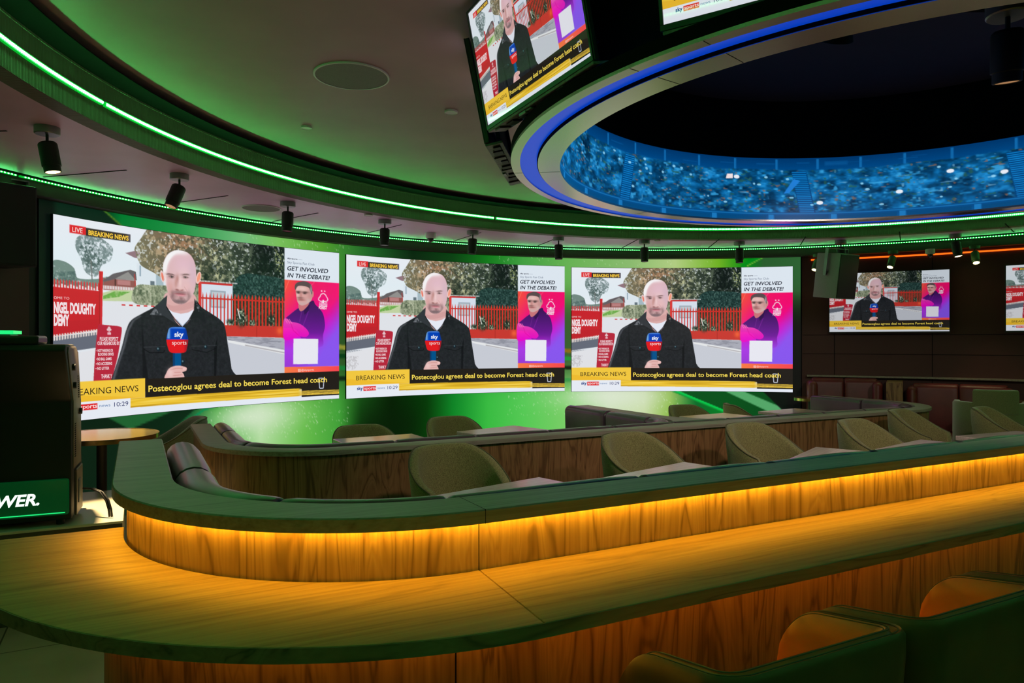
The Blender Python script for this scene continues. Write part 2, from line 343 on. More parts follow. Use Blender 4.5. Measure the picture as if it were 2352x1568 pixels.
    c.rect(410,735,416,752,(236,200,206)); c.rect(402,752,426,768,(236,190,200))
    # the reporter
    jk = smooth([(400,1140),(425,1065),(455,985),(500,850),(530,740),(565,672),(640,625),(730,575),(795,520),(830,488),(940,470),(1035,500),(1090,560),(1160,600),(1240,650),(1275,700),(1300,840),(1330,1020),(1340,1140)],5)
    mj = c.mask_poly(jk); c.put(mj, ramp(N(14,14,14),[(.2,(30,33,37)),(.8,(42,45,50))]))
    for t in range(60):
        y = 640+t*7; x = np.interp(y,[640,672,740,850,985,1060],[625,575,537,508,460,436]); c.blob(x+6,y,9,6,(120,124,132),.45)
    c.put(c.mask_poly([(640,640),(650,1075),(690,1075),(660,860)]),(18,20,24),.7); c.put(c.mask_poly([(1190,860),(1215,780),(1205,1075),(1190,1075)]),(16,18,22),.8)
    c.line([(655,862),(700,888),(800,888),(812,870)],5,(14,16,20)); c.line([(1015,870),(1130,892),(1205,862)],5,(14,16,20)); c.line([(655,850),(815,846)],4,(62,66,72),.8); c.line([(1010,846),(1210,840)],4,(62,66,72),.8)
    for x,y in [(762,864),(1122,852),(947,956)]: c.ell(x,y,13,15,(20,36,46)); c.ell(x-3,y-4,6,7,(96,126,136))
    c.poly(smooth([(806,560),(826,470),(1030,470),(1030,600),(940,705),(850,620)]), (226,178,176))
    c.put(c.mask_poly(smooth([(806,540),(880,560),(1030,520),(1030,560),(940,590),(830,590)])), (206,150,150), .5)
    c.poly([(826,578),(870,604),(930,614),(985,604),(1030,578),(1000,650),(940,704),(890,650)], (236,240,252)); c.line([(895,655),(942,702),(1000,648)],5,(120,160,200),.7)
    c.poly([(828,488),(790,520),(735,580),(700,628),(800,632),(900,690),(850,610),(822,560)], (52,56,62)); c.put(c.mask_poly([(735,585),(700,628),(800,630),(770,600)])*cl((n2-.4)/.2,0,1),(132,136,142),.8)
    c.poly([(1035,500),(1060,540),(1110,600),(1125,680),(1060,640),(1000,650),(1030,590)], (30,33,38)); c.put(c.mask_poly([(1040,510),(1070,550),(1100,600),(1060,590)])*cl((n2-.5)/.15,0,1),(150,154,160),.7)
    c.line([(822,570),(880,650),(942,712)],6,(12,14,18)); c.line([(1030,590),(990,660),(942,712)],6,(12,14,18))
    c.ell(791,360,14,42,(238,214,214),1,-.2); c.ell(793,362,8,30,(240,128,106),1,-.2); c.ell(1066,348,19,46,(246,204,196),1,.25); c.ell(1068,345,11,34,(250,158,128),1,.25)
    hd = smooth([(797,330),(800,265),(830,205),(880,172),(930,164),(985,176),(1025,215),(1043,270),(1048,340),(1040,420),(1024,470),(985,520),(945,545),(905,545),(868,525),(838,480),(820,420),(805,370)],5)
    mh = c.mask_poly(hd); c.put(mh, (228,188,192)); B = lambda *a, **k: c.blob(*a, clip=mh, **k)
    B(950,265,80,70,(232,192,206),.9); B(960,330,60,50,(240,204,208),.7); B(1020,330,34,120,(216,186,204),.6); B(850,440,30,60,(222,160,152),.6); B(975,420,46,50,(240,196,196),.7)
    hl = np.maximum(np.exp(-((np.hypot((c.X-935)/1.0,(c.Y-330)/1.28)-128)/16)**2)*cl((980-c.X)/120,0,1)*cl((360-c.Y)/60,0,1), 0); c.put(mh*cl(hl*1.6,0,1),(252,250,252))
    B(908,172,90,22,(252,248,250),.9); B(812,400,11,90,(252,236,234),.9); 
    B(852,342,34,8,(140,108,108),.6,rot=.06,p=3); B(962,333,36,8,(148,116,114),.55,rot=-.1,p=3)
    B(858,358,24,9,(150,112,108),.6); B(965,352,26,8,(164,122,116),.55); B(862,358,8,6,(40,40,44),.95); B(964,352,8,6,(48,46,48),.95)
    B(905,368,12,30,(186,130,124),.8); B(893,400,12,40,(196,138,128),.6); B(925,390,12,40,(248,214,212),.8); B(922,436,26,12,(242,200,196),.7); B(902,446,14,7,(140,86,84),.9); B(940,446,14,6,(170,110,108),.7)
    for s_, pts in ((1,[(818,345),(835,334),(868,335),(884,346),(868,343),(838,342)]),(1,[(938,340),(955,328),(985,326),(1000,334),(982,335),(955,338)])): c.poly(pts,(112,84,84),.65)
    c.line([(838,354),(858,350),(880,357)],4,(70,52,54),.8); c.line([(944,352),(962,347),(988,352)],4,(76,58,60),.8); c.line([(842,366),(862,368),(878,363)],3,(170,120,118),.6); c.line([(946,363),(966,364),(986,358)],3,(176,128,126),.6)
    c.line([(896,440),(906,449),(922,452),(938,448),(948,440)],4,(150,92,90),.6); c.line([(955,420),(975,445),(988,480)],4,(196,140,138),.5)
    stub = np.exp(-((c.X-925)/82)**4)*cl((c.Y-455)/26,0,1)*cl(1-np.exp(-((c.X-930)/50)**2-((c.Y-475)/16)**2)*.3,0,1)*mh
    c.put(stub, ramp(n2,[(.3,(150,112,112)),(.7,(196,160,160))]), .55); B(922,462,56,10,(142,104,106),.75,p=3); B(868,490,14,34,(134,100,104),.75); B(992,490,13,38,(148,116,116),.65); B(925,528,60,14,(118,100,104),.85,p=3); B(932,505,15,11,(120,84,88),.7)
    B(925,474,44,5,(150,74,84),.9,p=3); B(930,484,34,6,(226,146,158),.9,p=3); B(910,500,30,8,(200,160,160),.5)
    # microphone and hand
    c.rect(872,880,932,1000,(0,84,142)); c.rect(872,880,886,1000,(10,60,110))
    mic = smooth([(848,716),(905,708),(962,714),(978,760),(986,800),(976,860),(962,888),(905,893),(850,886),(832,850),(822,800),(832,750)],4); mm = c.mask_poly(mic)
    c.put(mm*(c.Y<796), (0,66,186)); c.put(mm*(c.Y>=796), (232,26,34)); c.put(mm*np.exp(-((c.X-838)/12)**2)*(c.Y<790),(150,200,240),.8); c.put(mm*np.exp(-((c.Y-714)/6)**2),(120,170,240),.7); c.put(mm*np.exp(-((c.X-975)/16)**2),(20,20,60),.3)
    c.poly(smooth([(815,1075),(822,1030),(850,995),(905,982),(960,992),(976,1004),(968,1022),(940,1030),(952,1045),(945,1075)],5), (234,186,182))
    for p in [[(850,1010),(900,1000),(960,1006)],[(880,1030),(930,1030)],[(870,1052),(940,1048)]]: c.line(p,5,(206,140,134),.8)
    c.blob(850,1030,22,30,(246,212,210),.7); c.ell(958,1006,14,9,(244,200,196))
    # live tag
    c.rect(152,98,258,148,(228,40,46)); c.rect(258,101,562,151,(58,50,46)); c.rect(540,101,562,151,(92,86,96))
    # side panel
    c.rect(1775,50,2263,312,(228,238,248)); pm = c.mask_poly([(1775,310),(2263,310),(2263,1022),(1775,1022)]); t = (c.Y-310)/712; u = (c.X-1775)/488
    g = ramp(t,[(0,(240,36,86)),(.35,(244,0,150)),(.55,(240,0,204)),(.8,(176,60,236)),(1,(156,60,220))]); g += (np.array([255,84,66])-g)*(cl(1-u*1.7-t*1.3,0,1))[...,None]; g += (np.array([255,0,120])-g)*(cl(u-t*1.8,0,1)*.8)[...,None]; g += (np.array([138,92,248])-g)*(cl((u+t-1.12)*2.4,0,1)*.9)[...,None]
    c.put(pm, g); c.line([(1775,410),(1815,312)],4,(255,150,130),.7); c.line([(2010,345),(2040,312)],4,(255,130,150),.6)
    # second man, arms folded
    sh = smooth([(1770,640),(1830,585),(1890,540),(1925,520),(2000,480),(2030,470),(2045,500),(2090,540),(2120,590),(2133,680),(2115,760),(2110,850),(2000,860),(1930,800),(1880,720),(1810,700),(1770,700)],4)
    c.put(c.mask_poly(sh)*cl((900-c.Y)/160,0,1), ramp(c.Y,[(470,(58,20,84)),(580,(80,20,116)),(700,(104,22,146)),(860,(150,40,200))]))
    c.put(c.mask_poly([(1940,530),(2000,500),(1985,560),(1950,590)]),(40,14,66),.7); c.line([(1985,560),(1930,700),(1960,760)],7,(140,40,170),.6); c.line([(1925,565),(1905,650)],5,(150,60,170),.5)
    arm = c.mask_poly(smooth([(1768,640),(1795,625),(1830,650),(1900,662),(1960,700),(1990,745),(1960,775),(1900,770),(1850,790),(1768,790)],4)); c.put(arm, ramp(c.Y,[(630,(250,80,190)),(700,(252,40,190)),(790,(244,0,204))]), .9); c.line([(1830,662),(1850,720),(1905,766)],5,(226,0,150),.7)
    for i in range(3): c.line([(1778+i*18,628),(1800+i*20,664)],6,(252,130,190),.8)
    c.poly(smooth([(1900,500),(1910,560),(1950,545),(1990,490)]), (206,120,126))
    fc = smooth([(1872,385),(1880,350),(1930,330),(1990,340),(2015,380),(2020,440),(2000,480),(1950,510),(1915,512),(1890,490),(1878,440)],5); mf = c.mask_poly(fc); c.put(mf,(222,168,164)); F = lambda *a, **k: c.blob(*a, clip=mf, **k)
    c.ell(2020,415,12,28,(216,140,140)); F(1930,375,50,24,(240,206,200),.8); F(2000,430,24,60,(190,130,130),.5); F(1888,410,12,50,(244,214,208),.6)
    F(1895,402,24,8,(84,60,60),.95); F(1955,404,26,8,(88,62,62),.95); F(1896,412,14,6,(50,40,42),.9); F(1952,414,14,6,(54,42,44),.9); F(1918,430,10,26,(196,130,126),.7); F(1912,452,30,8,(130,86,86),.8); F(1920,468,34,7,(150,84,84),.8); F(1925,500,40,14,(206,178,178),.7); F(1985,478,20,24,(212,190,190),.6)
    c.poly(smooth([(1868,390),(1866,350),(1890,325),(1950,312),(2000,330),(2020,370),(2016,420),(2000,390),(1985,362),(1930,352),(1890,358)],4), (92,78,80)); c.blob(2008,380,8,34,(190,186,192),.8)
    # crest: tree over water
    W = (250,236,246)
    for x in (2103,2131): c.poly([(x+10*np.sin(i*np.pi/5)*(1 if i%2==0 else .45), 386-10*np.cos(i*np.pi/5)*(1 if i%2==0 else .45)) for i in range(10)], W)
    tr = smooth([(2117,405),(2140,418),(2146,432),(2156,445),(2158,462),(2140,472),(2094,472),(2076,462),(2078,445),(2090,432),(2094,418)],4); c.line(list(map(tuple,tr))+[tuple(tr[0])],8,W)
    c.rect(2110,460,2124,490,W)
    for k in range(3): xs = np.linspace(2080,2154,18); c.line([(x,486+k*12+3*np.sin((x-2080)/6)) for x in xs],7,W)
    # blank white card, orange strip
    c.poly(smooth([(1853,800),(1856,791),(1866,788),(2058,790),(2069,793),(2072,803),(2069,986),(2066,996),(2056,999),(1864,997),(1854,994),(1851,984)],3), (240,240,250))
    c.put(c.mask_poly([(1774,1018),(2263,1022),(2263,1085),(1774,1076)]), ramp(c.X,[(1775,(255,128,72)),(2263,(255,72,84))]))
    c.rect(1893,1038,1916,1060,(255,214,200)); c.rect(1898,1043,1911,1055,(255,112,80)); c.ell(1904.5,1049,4,4,(255,214,200))
    # lower third
    c.rect(47,1184,2263,1302,(236,242,252)); c.rect(47,1060,667,1190,(250,206,66)); c.put(c.mask_poly([(47,1130),(667,1188),(47,1188)]),(244,186,40),.6)
    c.rect(666,1066,2263,1205,(36,31,27)); c.rect(1925,1195,2263,1270,(36,31,27))
    for k,(yy,al) in enumerate([(1222,.9),(1232,.9),(1242,1.),(1250,1.)]): c.line([(1900,yy),(2000,yy+2),(2263,yy+6)],7,(244,204,70),al)
    c.put(c.mask_poly([(560,1190),(1925,1198),(1925,1262),(560,1252)])*cl((1935-c.X)/40,0,1), ramp(N(400,9,21,2),[(.25,(206,160,30)),(.5,(244,200,52)),(.8,(255,222,100))]))
    c.rect(47,1188,560,1302,(238,243,252)); c.rect(213,1202,334,1240,(230,38,44))
    gl = [(2077,1120),(2125,1122),(2118,1206),(2085,1205),(2077,1120)]; c.line(gl,7,(206,214,232))
    return np.clip(c.a, 0, 255)

# writing on the picture: (text, x, baseline y, cap height, width or None, colour, weight, slant)
NEWS_TEXT = [
 ('LIVE',168,138,30,66,(255,236,232),0,0),('BREAKING NEWS',272,142,29,274,(255,208,70),.035,0),
 ('OME TO',50,556,15,98,(244,214,216),0,0),('NIGEL DOUGHTY',50,638,60,272,(250,232,236),.05,0),('DEMY',50,714,62,98,(250,232,236),.05,0),
 ('PLEASE RESPECT',348,806,22,126,(248,216,222),.03,0),('OUR NEIGHBOURS BY:',332,834,22,152,(248,216,222),.03,0),
 ('\u2022 NOT PARKING OR',326,878,17,112,(248,216,222),.03,0),('BLOCKING DRIVES',336,902,17,106,(248,216,222),.03,0),('\u2022 NO BALL GAMES',324,932,17,104,(248,216,222),.03,0),
 ('\u2022 NO ACCESSING',322,962,17,110,(248,216,222),.03,0),('\u2022 NO LITTER',320,992,17,92,(248,216,222),.03,0),('THANK Y',357,1048,25,74,(248,216,222),.03,0),
 ('sky',880,778,34,70,(236,242,252),.03,0),('sports',862,834,30,110,(255,226,226),0,0),
 ('sky',1800,139,12,30,(60,60,80),.03,0),('sports',1836,139,11,52,(60,60,80),.03,0),('news',1894,139,9,36,(150,160,180),0,0),
 ('Sky Sports Fan Club',1799,175,19,240,(110,122,146),0,0),('GET INVOLVED',1799,231,34,364,(34,36,56),.02,.22),('IN THE DEBATE!',1799,288,34,380,(34,36,56),.02,.22),
 ('FOREST',2078,538,24,76,(250,236,246),.03,0),('@skysports',1922,1056,16,112,(255,224,214),0,0),
 ('BREAKING NEWS',140,1146,40,476,(46,38,22),0,0),('Postecoglou agrees deal to become Forest head coach',688,1156,42,1464,(255,226,92),.015,0),
 ('sky',148,1232,28,56,(20,60,140),.03,0),('sports',218,1231,25,112,(255,236,236),.01,0),('news',345,1231,20,74,(90,130,180),0,0),('10:29',446,1236,28,98,(36,48,110),0,0)]
# ---------------------------------------------------------------- writing and pictures as geometry
_font = {}
def glyphs(text, weight=0., slant=0.):
    """flat letters of a line of writing: (points, triangles), capitals 1 high"""
    k = (text, weight, slant)
    if k not in _font:
        cu = bpy.data.curves.new('line', 'FONT'); cu.body = text; cu.size = 1.; cu.offset = weight; cu.shear = slant; cu.resolution_u = 3
        o = bpy.data.objects.new('line', cu); COL.objects.link(o); dg = bpy.context.evaluated_depsgraph_get(); dg.update()
        me = bpy.data.meshes.new_from_object(o.evaluated_get(dg)); bm = bmesh.new(); bm.from_mesh(me); bmesh.ops.triangulate(bm, faces=bm.faces[:]); bm.verts.index_update()
        _font[k] = (np.array([v.co[:2] for v in bm.verts]).reshape(-1, 2), [[v.index for v in f.verts] for f in bm.faces]); bm.free()
        bpy.data.objects.remove(o); bpy.data.curves.remove(cu); bpy.data.meshes.remove(me)
    return _font[k]
CAP = None
def line_of_text(text, x, y, cap, width, weight=0., slant=0.):
    """letters placed in picture units (y downwards), baseline at y"""
    global CAP
    if CAP is None: CAP = glyphs('H')[0][:, 1].max()
    p, f = glyphs(text, weight, slant); p = p.copy(); sc = cap/CAP; w0 = p[:, 0].max()-p[:, 0].min()
    sx = width/w0 if width else sc
    return np.c_[x+(p[:, 0]-p[:, 0].min())*sx, y-p[:, 1]*sc], f
def picture(name, arr, mp, m, parent, texts=(), frame=(47, 50, 2216, 1252)):
    """a lit picture: a fine grid coloured point by point, with crisp lettering just in front; mp(s, t, k) -> xyz arrays, k = layer"""
    ny, nx = arr.shape[:2]; s, t = np.meshgrid(np.linspace(0, 1, nx), np.linspace(0, 1, ny))
    P = [np.stack(mp(s.ravel(), t.ravel(), 0), -1)]; Cc = [sl(arr.reshape(-1, 3))]
    i = np.arange(nx*ny).reshape(ny, nx); F = np.stack([i[:-1, :-1], i[1:, :-1], i[1:, 1:], i[:-1, 1:]], -1).reshape(-1, 4)
    off = nx*ny; tri = []
    for (tx, x, y, cap, wd, col, wt, sh) in texts:
        p, f = line_of_text(tx, x, y, cap, wd, wt, sh)
        s_ = np.clip((p[:, 0]-frame[0])/frame[2], 0, 1); t_ = (p[:, 1]-frame[1])/frame[3]
        P.append(np.stack(mp(s_, t_, 1), -1)); Cc.append(np.tile(sl(col), (len(p), 1))); tri += [[q+off for q in fa] for fa in f]; off += len(p)
    P = np.concatenate(P); Cc = np.concatenate(Cc); tri = np.array(tri, int).reshape(-1, 3)
    me = bpy.data.meshes.new(name); me.vertices.add(len(P)); me.vertices.foreach_set('co', P.ravel())
    nl = F.size+tri.size; me.loops.add(nl); me.loops.foreach_set('vertex_index', np.concatenate([F.ravel(), tri.ravel()]))
    me.polygons.add(len(F)+len(tri)); st = np.concatenate([np.arange(len(F))*4, F.size+np.arange(len(tri))*3]); me.polygons.foreach_set('loop_start', st)
    me.update(calc_edges=True); me.validate()
    at = me.attributes.new('picture', 'FLOAT_COLOR', 'POINT'); at.data.foreach_set('color', np.c_[Cc, np.ones(len(Cc))].astype(np.float32).ravel())
    me.materials.append(M[m]); o = bpy.data.objects.new(name, me); COL.objects.link(o); o.parent = parent; return o

# ================================================================ the room
fl = MB().sweep(circle((1.928, 3.709), 5.95, 96), [(0, -.06), (5.9, -.06), (5.9, 0), (0, 0)], True)
fl = MB().prism(circle(CW, 5.95, 96), -.06, 0); fo = structure(fl, 'floor', 'tile'); 
fo.rotation_euler = (0, 0, 0)
fo.data.transform(rot_z(-A)); fo.rotation_euler = (0, 0, A)
def ringwall(a0, a1, r0, r1, z0, z1, c=CW, n=90): return MB().sweep(arc(c, r0, a0, a1, n), [(0, z0), (r0-r1, z0), (r0-r1, z1), (0, z1)])
structure(ringwall(72.0, 163, RW+.02, RW+.14, 0, 3.1), 'wall_back', 'black', 40)
rw = ringwall(-60, 71.95, RW, RW+.14, 0, 3.1); wr = structure(rw, 'wall_right', 'dark', 40)
structure(ringwall(163.05, 250, RW, RW+.14, 0, 3.1), 'wall_left', 'dark', 40)
structure(ringwall(250.05, 299.95, RW, RW+.14, 0, 3.1), 'wall_front', 'backw', 40)
sm = MB()
for a in (68.2, 57.6, 47.4, 37.): sm.sweep(arc(CW, RW-.0005, a-.03, a+.03, 1), [(0, .3), (.004, .3), (.004, 2.5), (0, 2.5)])
for z in (1.58, 1.34): sm.sweep(arc(CW, RW-.0005, 20, 71.9, 50), [(0, z), (.003, z), (.003, z+.005), (0, z+.005)])
structure(sm, 'trim_1', 'pitch')
# ceilings
def disc_hole(c, r_in, r_out_pts, z0, z1):
    mb = MB(); n = len(r_out_pts); inn = circle(c, r_in, n)
    vs = [(x, y, z) for z in (z0, z1) for x, y in inn]+[(x, y, z) for z in (z0, z1) for x, y in r_out_pts]
    fs = []
    for i in range(n):
        j = (i+1) % n; fs += [[i, j, 2*n+j, 2*n+i], [n+i, 3*n+i, 3*n+j, n+j], [i, n+i, n+j, j], [2*n+i, 2*n+j, 3*n+j, 3*n+i]]
    return mb.add(vs, fs)
N_ = 240
structure(disc_hole(CR, 2.245*K, circle(CF, RF+.12, N_), ZC, ZC+.06), 'ceiling', 'ceil', 40)
structure(disc_hole(CF, RF+.02, circle(CW, RW-.02, N_), ZS, ZS+.05), 'ceiling_soffit', 'soffit', 40)
structure(MB().prism(circle(CR, 2.30*K, 96), 1.5+2.1*K, 1.56+2.1*K), 'ceiling_inner', 'inner')
# ribbed fascia with a small top lip; bulkhead outside it
fa = MB().sweep(circle(CF, RF, 360), [(-.0, ZS-.002), (-.0, 2.955), (.004, 2.957), (.004, 2.968), (-.11, 2.968), (-.11, ZS-.002)], True)
fas = structure(fa, 'trim_2', 'ribbed', 30)
structure(MB().sweep(circle(CF, RF, 360), [(-.001, 2.969), (.150, 2.972), (.150, 2.978), (-.11, 2.978), (-.11, 2.969)], True), 'trim_3', 'pitch', 30)
structure(MB().sweep(circle(CW, 5.68, 240), [(0, ZB), (0, ZS+.0), (-.05, ZS-.0), (-.05, ZB+.012), (-.11, ZB+.012), (-.11, ZB)], True), 'trim_4', 'fascia', 30)
structure(MB().sweep(circle(CW, 5.68, 240), [(-.001, 2.706), (.016, 2.706), (.016, 2.7145), (-.001, 2.7145)], True), 'trim_6', 'pitch')
# thin dark slots in the soffit
sl_ = MB()
for a in (174.9, 163.5, 152.1, 140.7, 129.3, 117.9, 106.5, 95.1, 83.7, 72.3, 60.9, 49.5): 
    mb = MB().box((4.86, -.006, ZS-.003), (5.62, .006, ZS+.001)); mb.xf(Matrix.Translation((CW[0], CW[1], 0)) @ rot_z(R(a))); sl_.add(mb.v, mb.f)
structure(sl_, 'trim_5', 'pitch')

# ---------------------------------------------------------------- led strips: channel with the green halo put in as glow + rows of lit dots
def dots(c, r, z, a0, a1, pitch, w_, h_, d_):
    mb = MB(); n = int(R(a1-a0)*r/pitch)
    for i in range(n):
        a = R(a0)+(i+.5)*pitch/r; ca, sa = math.cos(a), math.sin(a); vs = []
        for dx, dy, dz in ((0,-w_/2,-h_/2),(0,w_/2,-h_/2),(0,w_/2,h_/2),(0,-w_/2,h_/2),(-d_,-w_/3,-h_/3),(-d_,w_/3,-h_/3),(-d_,w_/3,h_/3),(-d_,-w_/3,h_/3)):
            x = r+dx; vs.append((c[0]+x*ca-dy*sa, c[1]+x*sa+dy*ca, z+dz))
        mb.add(vs, [[4,5,6,7],[0,4,7,3],[1,2,6,5],[3,7,6,2],[0,1,5,4]])
    return mb
t = thing('led_strip', 'bright green LED strip round the fascia of the raised ceiling', 'light strip', (CF[0]+RF-.02, CF[1], 2.84), 0)
def seg(root, c, r, z, a0, a1, pitch, w_, h_, d_, ch, dp=.016):
    off = Matrix.Translation(-root.location)
    o = MB().sweep(arc(c, r, a0, a1, int(a1-a0)+2), [(0, z-ch), (dp, z-ch), (dp, z+ch), (0, z+ch)]).xf(off).build('channel', 'ledhalo', root)
    dots(c, r-dp, z, a0, a1, pitch, w_, h_, d_).xf(off).build('lit_dots', 'led', o); return o
for a0, a1 in ((-62, 123.2), (123.55, 177.8), (178.1, 297)): seg(t, CF, RF-.001, 2.832, a0, a1, .0172, .0088, .014, .006, .0135)
t = thing('led_strip', 'thinner green LED strip along the outer bulkhead above the big screens', 'light strip', (CW[0]+5.66, CW[1], 2.69), 0)
for a0, a1 in ((-62, 165.0), (165.25, 297)): seg(t, CW, 5.679, 2.691, a0, a1, .027, .0085, .0070, .005, .0055)
o = MB().sweep(arc(CW, RW-.002, 10, 70.9, 60), [(0, 2.535), (.012, 2.535), (.012, 2.553), (0, 2.553)]).build('light_strip', 'orange', None)
tag(o, 'orange neon light strip along the top of the dark right wall', 'light strip')

# ================================================================ the lit curved wall and its three screens
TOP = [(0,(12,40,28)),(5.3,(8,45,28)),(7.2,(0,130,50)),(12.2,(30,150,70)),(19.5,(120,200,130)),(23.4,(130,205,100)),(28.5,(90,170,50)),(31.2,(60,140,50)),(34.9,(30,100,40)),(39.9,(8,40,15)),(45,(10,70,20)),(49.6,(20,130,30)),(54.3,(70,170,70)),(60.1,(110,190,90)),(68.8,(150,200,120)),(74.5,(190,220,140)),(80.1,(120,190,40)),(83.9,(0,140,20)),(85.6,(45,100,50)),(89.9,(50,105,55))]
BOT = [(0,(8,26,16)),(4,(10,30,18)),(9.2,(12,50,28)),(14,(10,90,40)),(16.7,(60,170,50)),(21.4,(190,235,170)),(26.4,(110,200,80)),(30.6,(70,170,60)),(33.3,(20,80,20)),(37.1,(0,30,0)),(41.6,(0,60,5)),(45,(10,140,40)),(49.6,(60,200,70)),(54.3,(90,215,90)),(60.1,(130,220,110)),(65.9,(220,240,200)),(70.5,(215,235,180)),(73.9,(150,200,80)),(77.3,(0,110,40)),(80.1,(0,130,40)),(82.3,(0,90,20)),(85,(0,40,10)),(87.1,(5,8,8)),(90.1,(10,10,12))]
def wall_graphic():
    c = Canvas(0, 0, 90.13, 2.6, 900, 170)           # x: degrees from the left end, y: metres below the top
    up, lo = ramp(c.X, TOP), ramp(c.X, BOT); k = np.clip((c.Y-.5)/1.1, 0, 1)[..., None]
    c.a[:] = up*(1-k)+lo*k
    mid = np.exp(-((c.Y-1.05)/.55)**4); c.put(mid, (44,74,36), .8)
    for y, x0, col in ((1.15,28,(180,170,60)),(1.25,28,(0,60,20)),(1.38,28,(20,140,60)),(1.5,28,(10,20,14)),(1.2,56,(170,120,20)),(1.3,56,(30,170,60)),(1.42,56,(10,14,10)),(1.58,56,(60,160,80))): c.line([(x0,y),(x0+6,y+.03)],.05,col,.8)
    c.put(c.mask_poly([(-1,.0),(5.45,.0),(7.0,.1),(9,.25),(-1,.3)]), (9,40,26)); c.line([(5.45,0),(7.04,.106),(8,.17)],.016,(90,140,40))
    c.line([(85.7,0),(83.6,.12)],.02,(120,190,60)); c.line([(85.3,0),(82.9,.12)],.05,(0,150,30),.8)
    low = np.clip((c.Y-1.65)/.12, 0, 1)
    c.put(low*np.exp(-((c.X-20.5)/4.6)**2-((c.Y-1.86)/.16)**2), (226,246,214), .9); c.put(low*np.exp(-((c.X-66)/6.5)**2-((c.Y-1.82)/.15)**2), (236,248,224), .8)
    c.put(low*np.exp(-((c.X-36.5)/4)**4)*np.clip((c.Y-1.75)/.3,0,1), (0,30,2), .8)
    c.put(c.mask_poly([(-1,1.66),(16.6,1.66),(14.2,1.75),(11.5,1.95),(9.5,2.2),(-1,2.6)]), (6,34,18), .85); c.line([(17.5,1.69),(15.3,1.75),(12.2,1.93),(10,2.15)],.02,(0,150,90)); 
    c.put(c.mask_poly([(5,1.68),(14,1.68),(8,1.86)])*.8,(40,120,60))
    c.put(c.mask_poly([(74.4,1.72),(84,2.16),(92,2.6),(92,1.6),(74,1.6)]), (0,84,28), .92)
    for q in range(5): c.line([(73.6+q*.1,1.72),(81.7+q*.1,2.06),(86,2.3)], .035-.006*q, (0,150+20*q,50+10*q), .9)
    c.put(c.mask_poly([(79.8,1.7),(82,1.7),(89.5,2.02),(86.5,2.02)]),(120,210,140),.75); c.put(c.mask_poly([(84.5,1.64),(92,1.64),(92,2.6),(90,2.2)]),(6,9,9),.9)
    c.put(np.clip((c.X-88.2)/.7,0,1)*np.clip((c.Y-.45)/.5,0,1), (7,9,9), .95); c.put(np.clip((1.6-c.X)/.5,0,1), (5,16,11), .95)
    rs = np.random.RandomState(3)
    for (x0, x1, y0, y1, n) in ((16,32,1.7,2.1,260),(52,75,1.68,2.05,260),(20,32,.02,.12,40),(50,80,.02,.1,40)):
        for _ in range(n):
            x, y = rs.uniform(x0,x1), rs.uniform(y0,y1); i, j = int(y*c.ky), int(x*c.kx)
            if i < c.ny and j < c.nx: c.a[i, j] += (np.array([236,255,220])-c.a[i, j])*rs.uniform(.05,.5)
    return np.clip(c.a, 0, 255)
def curved(r, a0, a1, z0, z1, lift=.002):
    def mp(s, t, k):
        a = np.radians(a0+(a1-a0)*s); rr = r-lift*k; return CW[0]+rr*np.cos(a), CW[1]+rr*np.sin(a), z1+(z0-z1)*t
    return mp
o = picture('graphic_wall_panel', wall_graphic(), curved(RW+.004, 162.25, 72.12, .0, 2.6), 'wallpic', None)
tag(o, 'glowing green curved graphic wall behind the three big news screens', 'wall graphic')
NEWS = news_picture(620, 350); NEWS_SMALL = NEWS[::2, ::2]
def big_screen(label, a0, a1, z0, z1):
    t = thing('video_screen', label, 'screen', (0, 0, 0), 0, 'big news screens on the curved wall')
    am = R((a0+a1)/2); t.location = (CW[0]+RW*math.cos(am), CW[1]+RW*math.sin(am), z0); inv = Matrix.Translation(-t.location)
    r = RW-.035; b = MB().sweep(arc(CW, r, a1, a0, 40), [(0, z0-.004), (0, z1+.004), (-.03, z1+.004), (-.03, z0-.004)]).xf(inv).build('screen_housing', 'black', t)
    p = picture('screen_image', NEWS, curved(r-.002, a0, a1, z0, z1), 'screen', t, NEWS_TEXT); p.data.transform(inv)
big_screen('leftmost of three big curved-wall news screens, partly behind the dark machine', 161.4, 131.89, .866, 2.485)
big_screen('middle of the three big news screens on the curved green wall', 130.99, 102.43, .858, 2.477)
big_screen('rightmost of three big curved-wall news screens, ending beside the dark wall', 101.5, 73.09, .847, 2.466)
